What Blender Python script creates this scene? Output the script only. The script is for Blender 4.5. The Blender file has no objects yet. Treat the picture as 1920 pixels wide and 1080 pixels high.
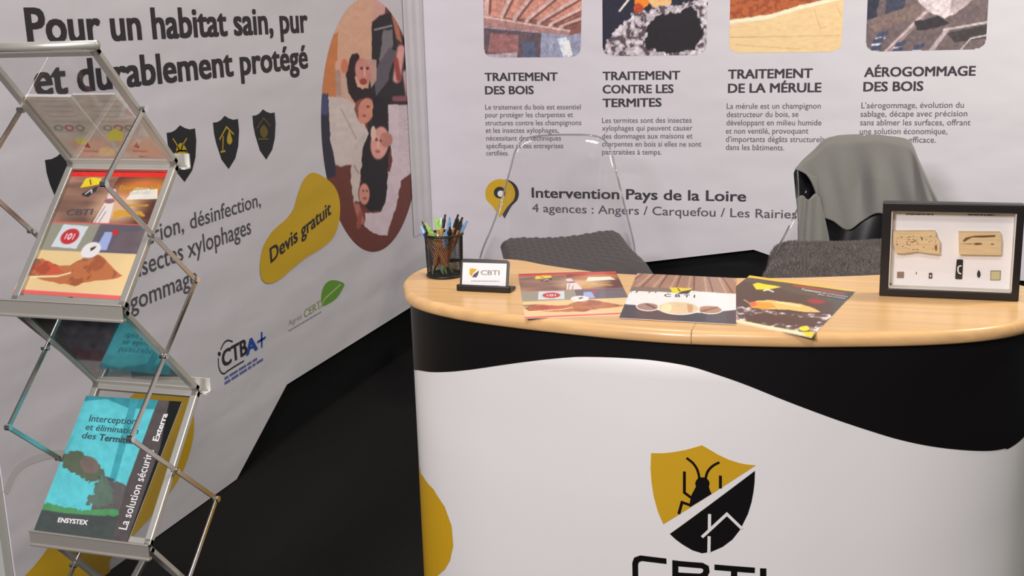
import bpy, bmesh, math, random
import numpy as np
from mathutils import Vector, Matrix
from mathutils.geometry import tessellate_polygon

# ------------------------------------------------------------------ camera, world, lights, exposure
F = 2180.0
def _basis(VL=(1660, 10), VB=(-5700, 235)):
    y = Vector((VL[0]-960, 540-VL[1], -F)).normalized()
    x = -Vector((VB[0]-960, 540-VB[1], -F)).normalized()
    z = x.cross(y).normalized()
    s = (x+y).normalized(); d = (x-y).normalized()
    return np.array([(s+d)/2**.5, (s-d)/2**.5, z])
R = _basis()
CAM = np.array([0, 0, 1.55])
S = bpy.context.scene
cam = bpy.data.cameras.new('camera'); camo = bpy.data.objects.new('camera', cam)
S.collection.objects.link(camo); S.camera = camo
camo.matrix_world = Matrix.Translation(CAM) @ Matrix(R.tolist()).to_4x4()
cam.sensor_width = 36; cam.lens = F/1920*36; cam.clip_start = .02

W = bpy.data.worlds.new('world'); S.world = W; W.use_nodes = True
W.node_tree.nodes['Background'].inputs[0].default_value = (.86, .84, .90, 1)
W.node_tree.nodes['Background'].inputs[1].default_value = .12

def area(name, loc, target, size, power, col, sy=None):
    l = bpy.data.lights.new(name, 'AREA'); l.energy = power; l.color = col; l.size = size
    if sy: l.shape = 'RECTANGLE'; l.size_y = sy
    o = bpy.data.objects.new(name, l); S.collection.objects.link(o); o.location = loc
    o.rotation_euler = (Vector(target)-Vector(loc)).to_track_quat('-Z', 'Y').to_euler()
area('hall_lamp', (-1.6, -3.0, 3.5), (-.3, 4.4, .8), .9, 238, (1, .94, .96))
area('hall_lamp', (-.2, -.6, 3.9), (-.3, 4.2, 1.2), .5, 51, (1, .94, .93))
area('hall_lamp', (-.9, 2.5, 3.5), (-.8, 3.0, .6), .3, 24, (1, .95, .91))
area('hall_lamp', (1.7, 3.2, 3.4), (.7, 5.2, 1.1), .5, 75, (1, .99, .82))
S.view_settings.view_transform = 'Standard'; S.view_settings.look = 'None'
S.view_settings.gamma = 1; S.view_settings.use_curve_mapping = False
S.view_settings.exposure = 0.0

# ------------------------------------------------------------------ helpers
rng = random.Random(4)
def lin(c): return tuple(((v/255)/12.92 if v <= 10 else ((v/255+.055)/1.055)**2.4) for v in c)
def rays(x, y):
    x = np.asarray(x, float); y = np.asarray(y, float)
    return np.stack([x-960, 540-y, np.full_like(x, -F)], -1) @ R.T
def project(P):
    v = (np.asarray(P, float)-CAM) @ R
    return 960-F*v[..., 0]/v[..., 2], 540+F*v[..., 1]/v[..., 2]
def at(ax, val, x, y):
    d = rays(x, y); t = (val-CAM[ax])/d[ax]; return CAM+t*d

_m = {}
def mat(name, col=None, rough=.6, metal=0, spec=.5, bump=None, trans=0, ior=1.45, attr=None, sheen=0, coat=0, wood=False, alpha=None):
    if name in _m: return _m[name]
    m = bpy.data.materials.new(name); m.use_nodes = True; nt = m.node_tree
    b = nt.nodes['Principled BSDF']
    def si(k, v):
        if k in b.inputs: b.inputs[k].default_value = v
    if col: si('Base Color', (*col, 1))
    si('Roughness', rough); si('Metallic', metal); si('Specular IOR Level', spec); si('Transmission Weight', trans); si('IOR', ior)
    si('Sheen Weight', sheen); si('Coat Weight', coat)
    if attr:
        a = nt.nodes.new('ShaderNodeAttribute'); a.attribute_name = attr
        nt.links.new(a.outputs['Color'], b.inputs['Base Color'])
    if wood:
        g = nt.nodes.new('ShaderNodeNewGeometry'); mp = nt.nodes.new('ShaderNodeMapping'); mp.inputs['Scale'].default_value = wood
        n = nt.nodes.new('ShaderNodeTexNoise'); n.inputs['Scale'].default_value = 1; n.inputs['Detail'].default_value = 6
        r = nt.nodes.new('ShaderNodeValToRGB')
        r.color_ramp.elements[0].position = .35; r.color_ramp.elements[1].position = .65
        r.color_ramp.elements[0].color = (*[c*.92 for c in col], 1); r.color_ramp.elements[1].color = (*[min(1, c*1.08) for c in col], 1)
        nt.links.new(g.outputs['Position'], mp.inputs[0]); nt.links.new(mp.outputs[0], n.inputs['Vector'])
        nt.links.new(n.outputs[0], r.inputs[0]); nt.links.new(r.outputs[0], b.inputs['Base Color'])
    if bump:
        g = nt.nodes.new('ShaderNodeNewGeometry'); last = None
        for (sc, st, dist, det) in bump:
            mp = nt.nodes.new('ShaderNodeMapping'); mp.inputs['Scale'].default_value = sc if isinstance(sc, tuple) else (sc,)*3
            if isinstance(sc, tuple): mp.inputs['Rotation'].default_value = (.5, .35, 0)
            n = nt.nodes.new('ShaderNodeTexNoise'); n.inputs['Scale'].default_value = 1; n.inputs['Detail'].default_value = det
            bp = nt.nodes.new('ShaderNodeBump'); bp.inputs['Strength'].default_value = st; bp.inputs['Distance'].default_value = dist
            nt.links.new(g.outputs['Position'], mp.inputs[0]); nt.links.new(mp.outputs[0], n.inputs['Vector'])
            nt.links.new(n.outputs[0], bp.inputs['Height'])
            if last: nt.links.new(last.outputs[0], bp.inputs['Normal'])
            last = bp
        nt.links.new(last.outputs[0], b.inputs['Normal'])
    _m[name] = m; return m

CLOTHB = [((3.2, 1.5, 6), .55, .02, 1.5), (9, .25, .006, 2), (400, .12, .0006, 0)]
BODYB = [((2.2, 2.2, 3.5), .5, .02, .5)]

def root_loc(o):
    while o.parent: o = o.parent
    return o.location
def obj(name, V, Fc, m, parent=None, smooth=False, label=None, cat=None, group=None, kind=None, cols=None, origin=None):
    V = np.asarray(V, float).reshape(-1, 3)
    if parent is not None: off = np.array(root_loc(parent))
    elif origin is not None: off = np.array(origin, float)
    else: off = np.array([(V[:, 0].min()+V[:, 0].max())/2, (V[:, 1].min()+V[:, 1].max())/2, V[:, 2].min()])
    me = bpy.data.meshes.new(name)
    me.from_pydata((V-off).tolist(), [], [list(map(int, f)) for f in Fc]); me.update()
    me.materials.append(m)
    if cols is not None:
        a = me.color_attributes.new('Col', 'FLOAT_COLOR', 'POINT')
        a.data.foreach_set('color', np.concatenate([cols, np.ones((len(cols), 1))], 1).astype(np.float32).ravel())
    if smooth: me.polygons.foreach_set('use_smooth', [True]*len(me.polygons))
    o = bpy.data.objects.new(name, me); S.collection.objects.link(o)
    if parent is not None: o.parent = parent
    else: o.location = off
    tag(o, label, cat, group, kind); return o
def tag(o, label=None, cat=None, group=None, kind=None):
    for k, v in (('label', label), ('category', cat), ('group', group), ('kind', kind)):
        if v: o[k] = v
def thing(name, label, cat, loc, group=None):
    o = bpy.data.objects.new(name, None); S.collection.objects.link(o); o.location = loc; o.empty_display_size = .05
    tag(o, label, cat, group); return o
class MB:
    def __init__(s): s.V = []; s.F = []
    def add(s, V, Fc):
        n = len(s.V); s.V += [tuple(v) for v in V]; s.F += [[i+n for i in f] for f in Fc]; return s
    def box(s, a, b, R3=None, c=None):
        x0, y0, z0 = a; x1, y1, z1 = b
        V = [(x, y, z) for z in (z0, z1) for y in (y0, y1) for x in (x0, x1)]
        return s.add(V, [[0, 2, 3, 1], [4, 5, 7, 6], [0, 1, 5, 4], [2, 6, 7, 3], [0, 4, 6, 2], [1, 3, 7, 5]])
    def bar(s, p, q, w, h, side=(1, 0, 0)):       # box along p-q, w across 'side', h the other way
        p = Vector(p); q = Vector(q); d = (q-p).normalized(); sd = Vector(side); sd = (sd-d*sd.dot(d)).normalized(); n = d.cross(sd)
        V = []
        for e in (p, q):
            for (i, j) in ((-1, -1), (1, -1), (1, 1), (-1, 1)): V.append(e+sd*i*w/2+n*j*h/2)
        return s.add(V, [[3, 2, 1, 0], [4, 5, 6, 7], [0, 1, 5, 4], [1, 2, 6, 5], [2, 3, 7, 6], [3, 0, 4, 7]])
    def tube(s, pts, r, n=10, cap=True):
        pts = [Vector(p) for p in pts]; rr = r if isinstance(r, (list, tuple)) else [r]*len(pts); base = len(s.V); V = []
        prev = None
        for i, p in enumerate(pts):
            d = (pts[min(i+1, len(pts)-1)]-pts[max(i-1, 0)]).normalized()
            a = prev if prev is not None else (Vector((0, 0, 1)) if abs(d.z) < .9 else Vector((1, 0, 0)))
            a = (a-d*a.dot(d)).normalized(); b = d.cross(a); prev = a
            for k in range(n):
                t = 2*math.pi*k/n; V.append(p+(a*math.cos(t)+b*math.sin(t))*rr[i])
        Fc = [[i*n+k, i*n+(k+1) % n, (i+1)*n+(k+1) % n, (i+1)*n+k] for i in range(len(pts)-1) for k in range(n)]
        if cap: Fc += [list(range(n))[::-1], [(len(pts)-1)*n+k for k in range(n)]]
        return s.add(V, Fc)
    def build(s, name, m, parent=None, **k): return obj(name, s.V, s.F, m, parent, **k)
def bevel(o, w, seg=2):
    md = o.modifiers.new('bevel', 'BEVEL'); md.width = w; md.segments = seg; md.limit_method = 'ANGLE'; return o

class Plane:
    def __init__(s, O, U, V, N=None):
        s.O = np.array(O, float); s.U = np.array(U, float); s.U /= np.linalg.norm(s.U)
        s.V = np.array(V, float); s.V -= s.U*(s.V@s.U); s.V /= np.linalg.norm(s.V)
        n = np.cross(s.U, s.V); 
        if n@(CAM-s.O) < 0: n = -n
        s.N = n
    def uv(s, x, y):
        d = rays(x, y); t = ((s.O-CAM)@s.N)/(d@s.N); P = CAM+t[..., None]*d-s.O if np.ndim(t) else CAM+t*d-s.O
        return np.stack([P@s.U, P@s.V], -1)
    def to3(s, uv, off=0):
        uv = np.asarray(uv, float); return s.O+uv[..., :1]*s.U+uv[..., 1:2]*s.V+off*s.N
    curved = False
class Wrap:                                        # vertical extruded surface over a plan polyline
    curved = True
    def __init__(s, pts):
        s.p = np.array(pts, float); seg = np.diff(s.p, axis=0); s.L = np.linalg.norm(seg, axis=1)
        s.s = np.concatenate([[0], np.cumsum(s.L)]); s.seg = seg
        nn = np.stack([seg[:, 1], -seg[:, 0]], 1)/s.L[:, None]
        vn = np.zeros_like(s.p); vn[:-1] += nn; vn[1:] += nn; s.n = vn/np.linalg.norm(vn, axis=1)[:, None]
    def uv1(s, x, y):
        d = rays(x, y); best = None; dxy = d[:2]; near = None
        for i in range(len(s.seg)):
            M = np.array([[dxy[0], -s.seg[i, 0]], [dxy[1], -s.seg[i, 1]]])
            if abs(np.linalg.det(M)) < 1e-12: continue
            t, k = np.linalg.solve(M, s.p[i]-CAM[:2])
            if 0 <= k <= 1 and t > 0 and (best is None or t < best[0]): best = (t, s.s[i]+k*s.L[i])
        if best is None:                           # outside the silhouette: nearest point of the outline
            ang = np.arctan2(s.p[:, 0], s.p[:, 1]); a = math.atan2(dxy[0], dxy[1]); i = int(np.argmin(abs(ang-a)))
            best = (np.linalg.norm(s.p[i])/np.linalg.norm(dxy), s.s[i])
        return (best[1], CAM[2]+best[0]*d[2])
    def uv(s, x, y):
        if np.ndim(x): return np.array([s.uv1(a, b) for a, b in zip(x, y)])
        return np.array(s.uv1(x, y))
    def to3(s, uv, off=0):
        uv = np.asarray(uv, float); u = uv[..., 0]
        P = np.stack([np.interp(u, s.s, s.p[:, k]) for k in (0, 1)], -1); n = np.stack([np.interp(u, s.s, s.n[:, k]) for k in (0, 1)], -1)
        P = P+n*off
        return np.concatenate([P, uv[..., 1:2]], -1)

def finish2d(surf, V2, Fc, off):
    """2-D mesh in the surface's own coordinates -> 3-D, cut finely where the surface bends"""
    if surf.curved:
        bm = bmesh.new(); vs = [bm.verts.new((v[0], v[1], 0)) for v in V2]
        for f in Fc:
            try: bm.faces.new([vs[i] for i in f])
            except ValueError: pass
        u0 = min(v[0] for v in V2); u1 = max(v[0] for v in V2); n = int((u1-u0)/.02)+1
        for k in range(1, n):
            bmesh.ops.bisect_plane(bm, geom=bm.verts[:]+bm.edges[:]+bm.faces[:], plane_co=(u0+(u1-u0)*k/n, 0, 0), plane_no=(1, 0, 0))
        bm.verts.index_update(); V2 = [v.co.xy for v in bm.verts]; Fc = [[v.index for v in f.verts] for f in bm.faces]
        V2 = [tuple(v) for v in V2]; bm.free()
    return surf.to3(np.array(V2), off).tolist(), Fc
def smooth_poly(P, n=6, closed=True):
    P = np.array(P, float); N = len(P); out = []
    for i in range(N if closed else N-1):
        g = lambda k: P[k % N] if closed else P[min(max(k, 0), N-1)]
        a, b, c, d = g(i-1), g(i), g(i+1), g(i+2)
        for k in range(n):
            t = k/n; out.append(.5*((2*b)+(c-a)*t+(2*a-5*b+4*c-d)*t*t+(3*b-a-3*c+d)*t**3))
    if not closed: out.append(P[-1])
    return np.array(out)
def poly2d(uv):
    tris = tessellate_polygon([[Vector((p[0], p[1], 0)) for p in uv]])
    return [tuple(p) for p in uv], [list(t) for t in tris]
def stroke2d(uv, w, cap=0):
    P = np.array(uv, float); n = len(P); L = []; Rr = []
    for i in range(n):
        d0 = P[i]-P[i-1] if i else P[1]-P[0]; d1 = P[i+1]-P[i] if i < n-1 else d0
        d0 = d0/np.linalg.norm(d0); d1 = d1/np.linalg.norm(d1); t = d0+d1; t = t/np.linalg.norm(t)
        nn = np.array([-t[1], t[0]]); k = max(.45, nn@np.array([-d0[1], d0[0]])); L.append(P[i]+nn*w/2/k); Rr.append(P[i]-nn*w/2/k)
    return [tuple(v) for v in L+Rr], [[i, i+1, n+i+1, n+i] for i in range(n-1)]
def shape(name, surf, px, m, parent, off=.0006, smooth=0, stroke=None, uvs=None, **k):
    """flat print: list of polygons (or strokes) in photo pixels or surface coordinates, joined into one mesh"""
    VV, FF = [], []
    for P in (uvs if uvs is not None else px):
        P = np.array(P, float)
        if uvs is None: P = np.array([surf.uv(a, b) for a, b in P])
        if smooth: P = smooth_poly(P, smooth, closed=stroke is None)
        V2, Fc = stroke2d(P, stroke) if stroke else poly2d(P)
        V3, Fc = finish2d(surf, V2, Fc, off); n = len(VV); VV += list(V3); FF += [[i+n for i in f] for f in Fc]
    return obj(name, VV, FF, m, parent, **k)

_cap = {}
def glyphs(s, bold=0, shear=0):
    if bold:
        V, Fc = glyphs(s, 0, shear); n = len(V); VV = []; FF = []
        for k, (a, b) in enumerate(((-1, -.6), (1, -.6), (1, .6), (-1, .6), (-1, 0), (1, 0), (0, .6), (0, -.6))):
            VV.append(V+np.array([a, b])*bold); FF += [[i+k*n for i in f] for f in Fc]
        return np.concatenate(VV), FF
    c = bpy.data.curves.new('t', 'FONT'); c.body = s; c.size = 1; c.offset = bold; c.resolution_u = 3; c.shear = shear
    o = bpy.data.objects.new('t', c); S.collection.objects.link(o)
    dg = bpy.context.evaluated_depsgraph_get(); me = bpy.data.meshes.new_from_object(o.evaluated_get(dg))
    V = np.array([v.co[:2] for v in me.vertices]); Fc = [list(p.vertices) for p in me.polygons]
    bpy.data.objects.remove(o); bpy.data.curves.remove(c); bpy.data.meshes.remove(me)
    return V, Fc
def cap(bold):
    if bold not in _cap: V, _ = glyphs('H', bold); _cap[bold] = (V[:, 1].min(), V[:, 1].max())
    return _cap[bold]
def text(name, surf, lines, m, parent, off=.0006, bold=0, **k):
    """lines: (string, p0, p1, up) with p0/p1 baseline ends in photo pixels; up = cap height in px, or the pixel of the cap top over p0"""
    VV, FF = [], []
    for s, p0, p1, up in lines:
        V, Fc = glyphs(s, bold); b0, b1 = cap(bold)
        a = surf.uv(*p0); b = surf.uv(*p1)
        if isinstance(up, tuple): h = surf.uv(*up)-a
        else:
            h = surf.uv(p0[0], p0[1]-up)-a; h = np.array([0, h[1]])
        x0, x1 = V[:, 0].min(), V[:, 0].max()
        uv = a+((V[:, :1]-x0)/(x1-x0))*(b-a)+((V[:, 1:2]-b0)/(b1-b0))*h
        V3, Fc = finish2d(surf, [tuple(v) for v in uv], Fc, off)
        if bold and not surf.curved:
            m8 = len(V3)//8; V3 = (np.array(V3)+np.repeat(np.arange(8), m8)[:, None]*.00004*surf.N).tolist()
        n = len(VV); VV += list(V3); FF += [[i+n for i in f] for f in Fc]
    return obj(name, VV, FF, m, parent, **k)

def vnoise(x, y, seed=0):
    def h(i, j):
        n = (i*374761393+j*668265263+seed*144665) & 0xffffffff
        n = ((n ^ (n >> 13))*1274126177) & 0xffffffff
        return ((n ^ (n >> 16)) & 0xffff)/65535.
    xi = np.floor(x).astype(np.int64); yi = np.floor(y).astype(np.int64); fx = x-xi; fy = y-yi
    fx = fx*fx*(3-2*fx); fy = fy*fy*(3-2*fy)
    return (h(xi, yi)*(1-fx)+h(xi+1, yi)*fx)*(1-fy)+(h(xi, yi+1)*(1-fx)+h(xi+1, yi+1)*fx)*fy
def fbm(x, y, o=3, seed=0):
    r = 0; a = .5; t = 0
    for k in range(o): r = r+a*vnoise(x*2**k, y*2**k, seed+k); t += a; a /= 2
    return r/t
class Paint:
    def __init__(s, x, y, bg): s.x = x; s.y = y; s.c = np.tile(np.array(bg, float), (len(x), 1))
    def put(s, mask, col, jit=0):
        m = np.clip(mask, 0, 1)[:, None]; s.c = s.c*(1-m)+np.array(col, float)*m
    def poly(s, P, col, wob=0, wf=.1):
        x, y = s.x, s.y
        if wob: x = x+wob*(fbm(x*wf, y*wf, 2, 3)-.5)*2; y = y+wob*(fbm(x*wf, y*wf, 2, 9)-.5)*2
        ins = np.zeros(len(x), bool); n = len(P)
        for i in range(n):
            x0, y0 = P[i]; x1, y1 = P[(i+1) % n]
            if y0 == y1: continue
            ins ^= ((y0 > y) != (y1 > y)) & (x < (x1-x0)*(y-y0)/(y1-y0)+x0)
        s.put(ins.astype(float), col)
    def ell(s, cx, cy, rx, ry, col, ang=0, soft=.15):
        a = math.radians(ang); dx = s.x-cx; dy = s.y-cy
        u = (dx*math.cos(a)+dy*math.sin(a))/rx; v = (-dx*math.sin(a)+dy*math.cos(a))/ry
        s.put((1-np.sqrt(u*u+v*v))/soft+.5, col)
    def line(s, p, q, w, col, soft=.3):
        p = np.array(p, float); q = np.array(q, float); d = q-p; L = d@d
        t = np.clip(((s.x-p[0])*d[0]+(s.y-p[1])*d[1])/L, 0, 1)
        r = np.hypot(s.x-p[0]-t*d[0], s.y-p[1]-t*d[1]); s.put((w/2-r)/(soft*w)+.5, col)
    def mod(s, amp, fx, fy, o=3, seed=0): s.c = s.c*(1+amp*(fbm(s.x*fx, s.y*fy, o, seed)-.5)*2)[:, None]
def painted(name, P3, nu, nv, fn, m, parent, gain, uvmode=False, mask=None, jit=.35, **k):
    """P3(u,v)->3-D (u,v arrays in 0..1); fn(Paint-less x,y)->sRGB colours; printed picture on a fine grid of vertex colours"""
    u, v = np.meshgrid(np.linspace(0, 1, nu), np.linspace(0, 1, nv)); u = u.ravel(); v = v.ravel()
    P = P3(u, v); acc = 0
    for (a, b) in ((-1, -1), (1, -1), (1, 1), (-1, 1)):
        if uvmode: x, y = u+a*jit/nu, v+b*jit/nv
        else: x, y = project(P); x = x+a*jit; y = y+b*jit
        acc = acc+np.clip(fn(x, y), 0, 255)
    c = acc/4/255; c = np.where(c <= .04045, c/12.92, ((c+.055)/1.055)**2.4)*gain; c = np.clip(c, 0, .95)
    Fc = []
    idx = np.arange(nu*nv).reshape(nv, nu)
    q = np.stack([idx[:-1, :-1], idx[:-1, 1:], idx[1:, 1:], idx[1:, :-1]], -1).reshape(-1, 4)
    if mask is not None:
        mk = mask(u, v); q = q[mk[q].all(1)]
    return obj(name, P, q.tolist(), m, parent, cols=c, **k)
def quad3(surf, px, off=.0006):
    C4 = [surf.to3(surf.uv(*p), off) for p in px]        # TL TR BR BL
    return lambda u, v: (((1-u)*(v))[:, None]*C4[0]+(u*v)[:, None]*C4[1]+(u*(1-v))[:, None]*C4[2]+((1-u)*(1-v))[:, None]*C4[3])

# ------------------------------------------------------------------ materials
BANNER_L = mat('banner_fabric', (.705, .668, .722), .85, bump=CLOTHB)
INK = mat('ink_black', (.035, .028, .035), .7, bump=CLOTHB)
INKG = mat('ink_grey', (.10, .09, .105), .7)
INKL = mat('ink_light_grey', (.32, .30, .32), .7)
YEL = mat('ink_yellow', lin((214, 172, 36)), .7, bump=CLOTHB)
YELC = mat('counter_yellow', lin((212, 166, 32)), .45, bump=BODYB)
GOLD = mat('ink_gold', lin((190, 160, 40)), .6)
BLUE = mat('ink_blue', lin((40, 80, 170)), .7)
GREEN = mat('ink_green', lin((110, 160, 60)), .7)
WHITEINK = mat('ink_white', (.82, .81, .80), .6)
BLACKWALL = mat('black_cloth', (.006, .006, .007), .75, spec=.3, bump=[((2, 3, 9), .6, .02, 2)])
CARPET = mat('black_carpet', (.0075, .0072, .007), .95, spec=.2, bump=[(260, .5, .003, 2), (5, .2, .01, 1)])
PHOTO = mat('printed_photo', rough=.65, attr='Col')
GLOSSP = mat('glossy_print', rough=.28, attr='Col', coat=.15)
ALU = mat('brushed_aluminium', (.66, .64, .58), .38, metal=.75)
ALUD = mat('dark_aluminium', (.36, .33, .30), .35, metal=1)
def clear(name, gain=1.0, tint=.975, rough=.03, ior=1.5):
    # thin clear sheet: light passes straight through, a Fresnel share is mirrored
    m = bpy.data.materials.new(name); m.use_nodes = True; nt = m.node_tree; nt.nodes.remove(nt.nodes['Principled BSDF']); o = nt.nodes['Material Output']
    t = nt.nodes.new('ShaderNodeBsdfTransparent'); t.inputs[0].default_value = (tint, tint, tint*1.003, 1)
    g = nt.nodes.new('ShaderNodeBsdfGlossy'); g.inputs['Roughness'].default_value = rough
    f = nt.nodes.new('ShaderNodeLayerWeight'); f.inputs[0].default_value = .5
    pw = nt.nodes.new('ShaderNodeMath'); pw.operation = 'POWER'; pw.inputs[1].default_value = 5
    k = nt.nodes.new('ShaderNodeMath'); k.operation = 'MULTIPLY_ADD'; k.inputs[1].default_value = .9*gain; k.inputs[2].default_value = .045*gain; k.use_clamp = True
    mx = nt.nodes.new('ShaderNodeMixShader'); nt.links.new(f.outputs['Facing'], pw.inputs[0]); nt.links.new(pw.outputs[0], k.inputs[0]); nt.links.new(k.outputs[0], mx.inputs[0])
    nt.links.new(t.outputs[0], mx.inputs[1]); nt.links.new(g.outputs[0], mx.inputs[2]); nt.links.new(mx.outputs[0], o.inputs[0]); _m[name] = m; return m
CLEAR = clear('clear_acrylic', 1.5, .985)
CHAIRC = clear('clear_polycarbonate', .9, .985)
EDGEC = mat('polycarbonate_edge', (.62, .62, .60), .03, trans=1, ior=1.5)
WHITEC = mat('counter_white', (.87, .85, .825), .42, bump=BODYB)
BLACKC = mat('counter_black', (.006, .005, .005), .42, spec=.3, bump=BODYB)
BEECH = mat('beech_laminate', lin((232, 186, 128)), .30, wood=(2.5, 60, 60), coat=.1)
BLACKM = mat('black_plastic', (.012, .011, .011), .25)
BLACKF = mat('black_frame', (.014, .012, .011), .35)
PAPER = mat('white_paper', (.8, .78, .76), .6)
CHROME = mat('chrome', (.7, .7, .7), .15, metal=1)

# ------------------------------------------------------------------ room shell
XL, YB = -2.124, 5.233
MB().box((-2.6, -1.2, -.06), (2.6, 5.6, 0)).build('floor', CARPET, kind='structure')
MB().box((XL-.05, YB+.045, 0), (2.5, YB+.15, 2.6)).build('wall_back', BLACKWALL, kind='structure')

WL = Plane((XL, 0, 0), (0, 1, 0), (0, 0, 1)); WB = Plane((0, YB, 0), (1, 0, 0), (0, 0, 1))

def fabric_panel(name, surf, uv, th, m, **k):
    V2, Fc = poly2d(uv); n = len(V2)
    A = surf.to3(np.array(V2), 0).tolist(); B = surf.to3(np.array(V2), -th).tolist()
    Fc = [list(f) for f in Fc]+[[i+n for i in f[::-1]] for f in Fc]+[[i, (i+1) % n, n+(i+1) % n, n+i] for i in range(n)]
    return A+B, Fc
# left banner
uvp = [WL.uv(*p) for p in ((762, 581), (538, 721), (440, 921))]
NEAR = WL.uv(18, 1000)[0]
MB().box((XL-.18, NEAR+.002, 0), (XL-.045, YB+.15, 2.6)).build('wall_left', BLACKWALL, kind='structure')
outl = [(NEAR, .004), (uvp[2][0]+.02, .004)]+[tuple(uvp[2])][:0]+[tuple(uvp[1]), tuple(uvp[0]), (YB-.001, .226), (YB-.001, 2.35), (NEAR, 2.35)]
lb = thing('fabric_banner', 'white fabric banner with French slogans, oval family photo and yellow blob on the left wall', 'banner', (XL, 3.7, 0))
V, Fc = fabric_panel('cloth', WL, outl, .04, BANNER_L)
obj('cloth', V, Fc, BANNER_L, lb)
MB().box((XL-.30, NEAR-.03, 0), (XL-.004, NEAR-.002, 2.35)).build('side_post', mat('banner_edge', (.55, .56, .52), .6), lb, label='grey end post of the banner frame')

for l_ in [('Pour un habitat sain, pur', (52, 84), (578, 61), 70), ('et durablement protégé', (66, 182), (578, 128), 67)]: text('slogan', WL, [l_], INK, lb, bold=.030)
# service lines
def span(s, bold):
    V, _ = glyphs(s, bold); return V[:, 0].max()-V[:, 0].min()
def text_right(surf, s, p1, ref, slope_px, h, bold):
    """string ending at p1 whose letter scale equals metres-per-unit ref; returns a line entry"""
    b = surf.uv(*p1); w = span(s, bold)*ref; q = np.array([b[0]-w, b[1]])
    x, y = project(surf.to3(q)); return (float(x), float(y))
L1a, L1b = (357, 430), (489, 386)
sc = (WL.uv(*L1b)[0]-WL.uv(*L1a)[0])/span('désinfection,', .008)
e = (345, 434)
lines = [('désinfection,', L1a, L1b, 30)]
p0 = text_right(WL, 'Protection,', e, sc, 0, 30, .008); lines.append(('Protection,', (p0[0], p0[1]+8), e, 36))
b2 = (471, 438); p0 = text_right(WL, 'insectes xylophages', b2, sc, 0, 30, .008); lines.append(('insectes xylophages', (p0[0], p0[1]+7), b2, 38))
b3 = (370, 531); p0 = text_right(WL, 'aérogommage', b3, sc*1.04, 0, 30, .008); lines.append(('aérogommage', (p0[0], p0[1]+6), b3, 38))
for l_ in lines: text('service_line', WL, [l_], INKG, lb, bold=.008)

# shields
sh = [(421, 217), (429, 222), (437, 224.5), (446, 223), (448, 245), (446.5, 274), (441, 297), (428.5, 317), (415, 299), (405, 268), (401, 250), (399, 230), (407, 229), (414, 225)]
base = np.array([WL.uv(*p) for p in sh]); ref = WL.uv(399, 230)
for (tl, icon) in (((399, 230), 'drop'), ((473, 217), 'house'), ((312, 249), 'bug'), ((84, 300), 'none')):
    d = WL.uv(*tl)-ref; s_ = 1.0
    so = shape('shield', WL, None, mat('shield_black', (.012, .012, .016), .6), lb, uvs=[base+d])
    def ic(pl, w, sm=0, nm='icon'):
        return shape(nm, WL, None, GOLD if icon != 'house' else mat('gold_dim', lin((105, 88, 30)), .6), so, uvs=[np.array([WL.uv(*p) for p in q])+d for q in pl], stroke=w, off=.0012, smooth=sm)
    if icon == 'drop':
        ic([[(413, 285), (422, 283)], [(417, 282), (418, 255)], [(411, 262), (424, 238), (438, 252)]], .006)
        shape('icon_drop', WL, None, GOLD, so, uvs=[np.array([WL.uv(*p) for p in [(429, 245), (433, 256), (435, 264), (431, 271), (426, 268), (425, 260)]])+d], off=.0012, smooth=4)
    if icon in ('house', 'bug'):
        ic([[(408, 255), (422, 234), (437, 250)], [(411, 276), (433, 276)]] if icon == 'house' else [[(409, 240), (415, 250), (420, 262)], [(432, 240), (426, 250), (422, 262)], [(410, 270), (418, 262), (430, 262), (436, 272)]], .005)
        shape('icon_insect', WL, None, GOLD if icon == 'bug' else mat('gold_dim'), so, uvs=[np.array([WL.uv(*p) for p in [(422, 248), (430, 256), (431, 266), (424, 274), (416, 268), (415, 257)]])+d], off=.0012, smooth=4)

def cp(pts, sc_, ox, oy): return [(ox+a/sc_, oy+b/sc_) for a, b in pts]
shape('yellow_blob', WL, [cp([(400, 305), (440, 320), (475, 350), (493, 390), (497, 440), (490, 490), (470, 535), (430, 570), (380, 600), (330, 640), (290, 675), (250, 692), (225, 680), (217, 640), (222, 590), (235, 550), (265, 505), (310, 465), (335, 430), (350, 380), (370, 330)], 1.863, 370, 160)], YEL, lb, smooth=4, off=.0024, label='yellow blob lettered Devis gratuit')
text('blob_lettering', WL, [('Devis gratuit', (506, 494), (620, 401), 29)], INK, lb, bold=.022, off=.003)
shape('yellow_wave', WL, [[(363, 780), (362, 820), (351, 862), (332, 903), (290, 960), (240, 1015), (205, 1052), (200, 1110), (30, 1120), (80, 1041), (140, 950), (190, 850), (225, 770), (270, 725), (330, 725), (356, 750)]], YEL, lb, smooth=4, label='yellow wave low on the banner behind the rack')
shape('grey_wave', WL, [[(10, 925), (26, 888), (52, 866), (100, 852), (150, 850)]], mat('ink_pale', (.60, .58, .60), .8), lb, stroke=.02, smooth=5)

# gathered cloth at the corner
fy = np.linspace(WL.uv(768, 300)[0], YB-.004, 60); V = []; Fc = []
for j in range(9):
    for i, y in enumerate(fy):
        k = i/59; V.append((XL+.004+.011*k**.5*(1+math.sin(k*17+j*.25))*(.15+.5*j/8), y, .55+1.8*j/8))
Fc = [[j*60+i, j*60+i+1, (j+1)*60+i+1, (j+1)*60+i] for j in range(8) for i in range(59)]
obj('cloth_folds', V, Fc, BANNER_L, lb, smooth=True)
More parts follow.
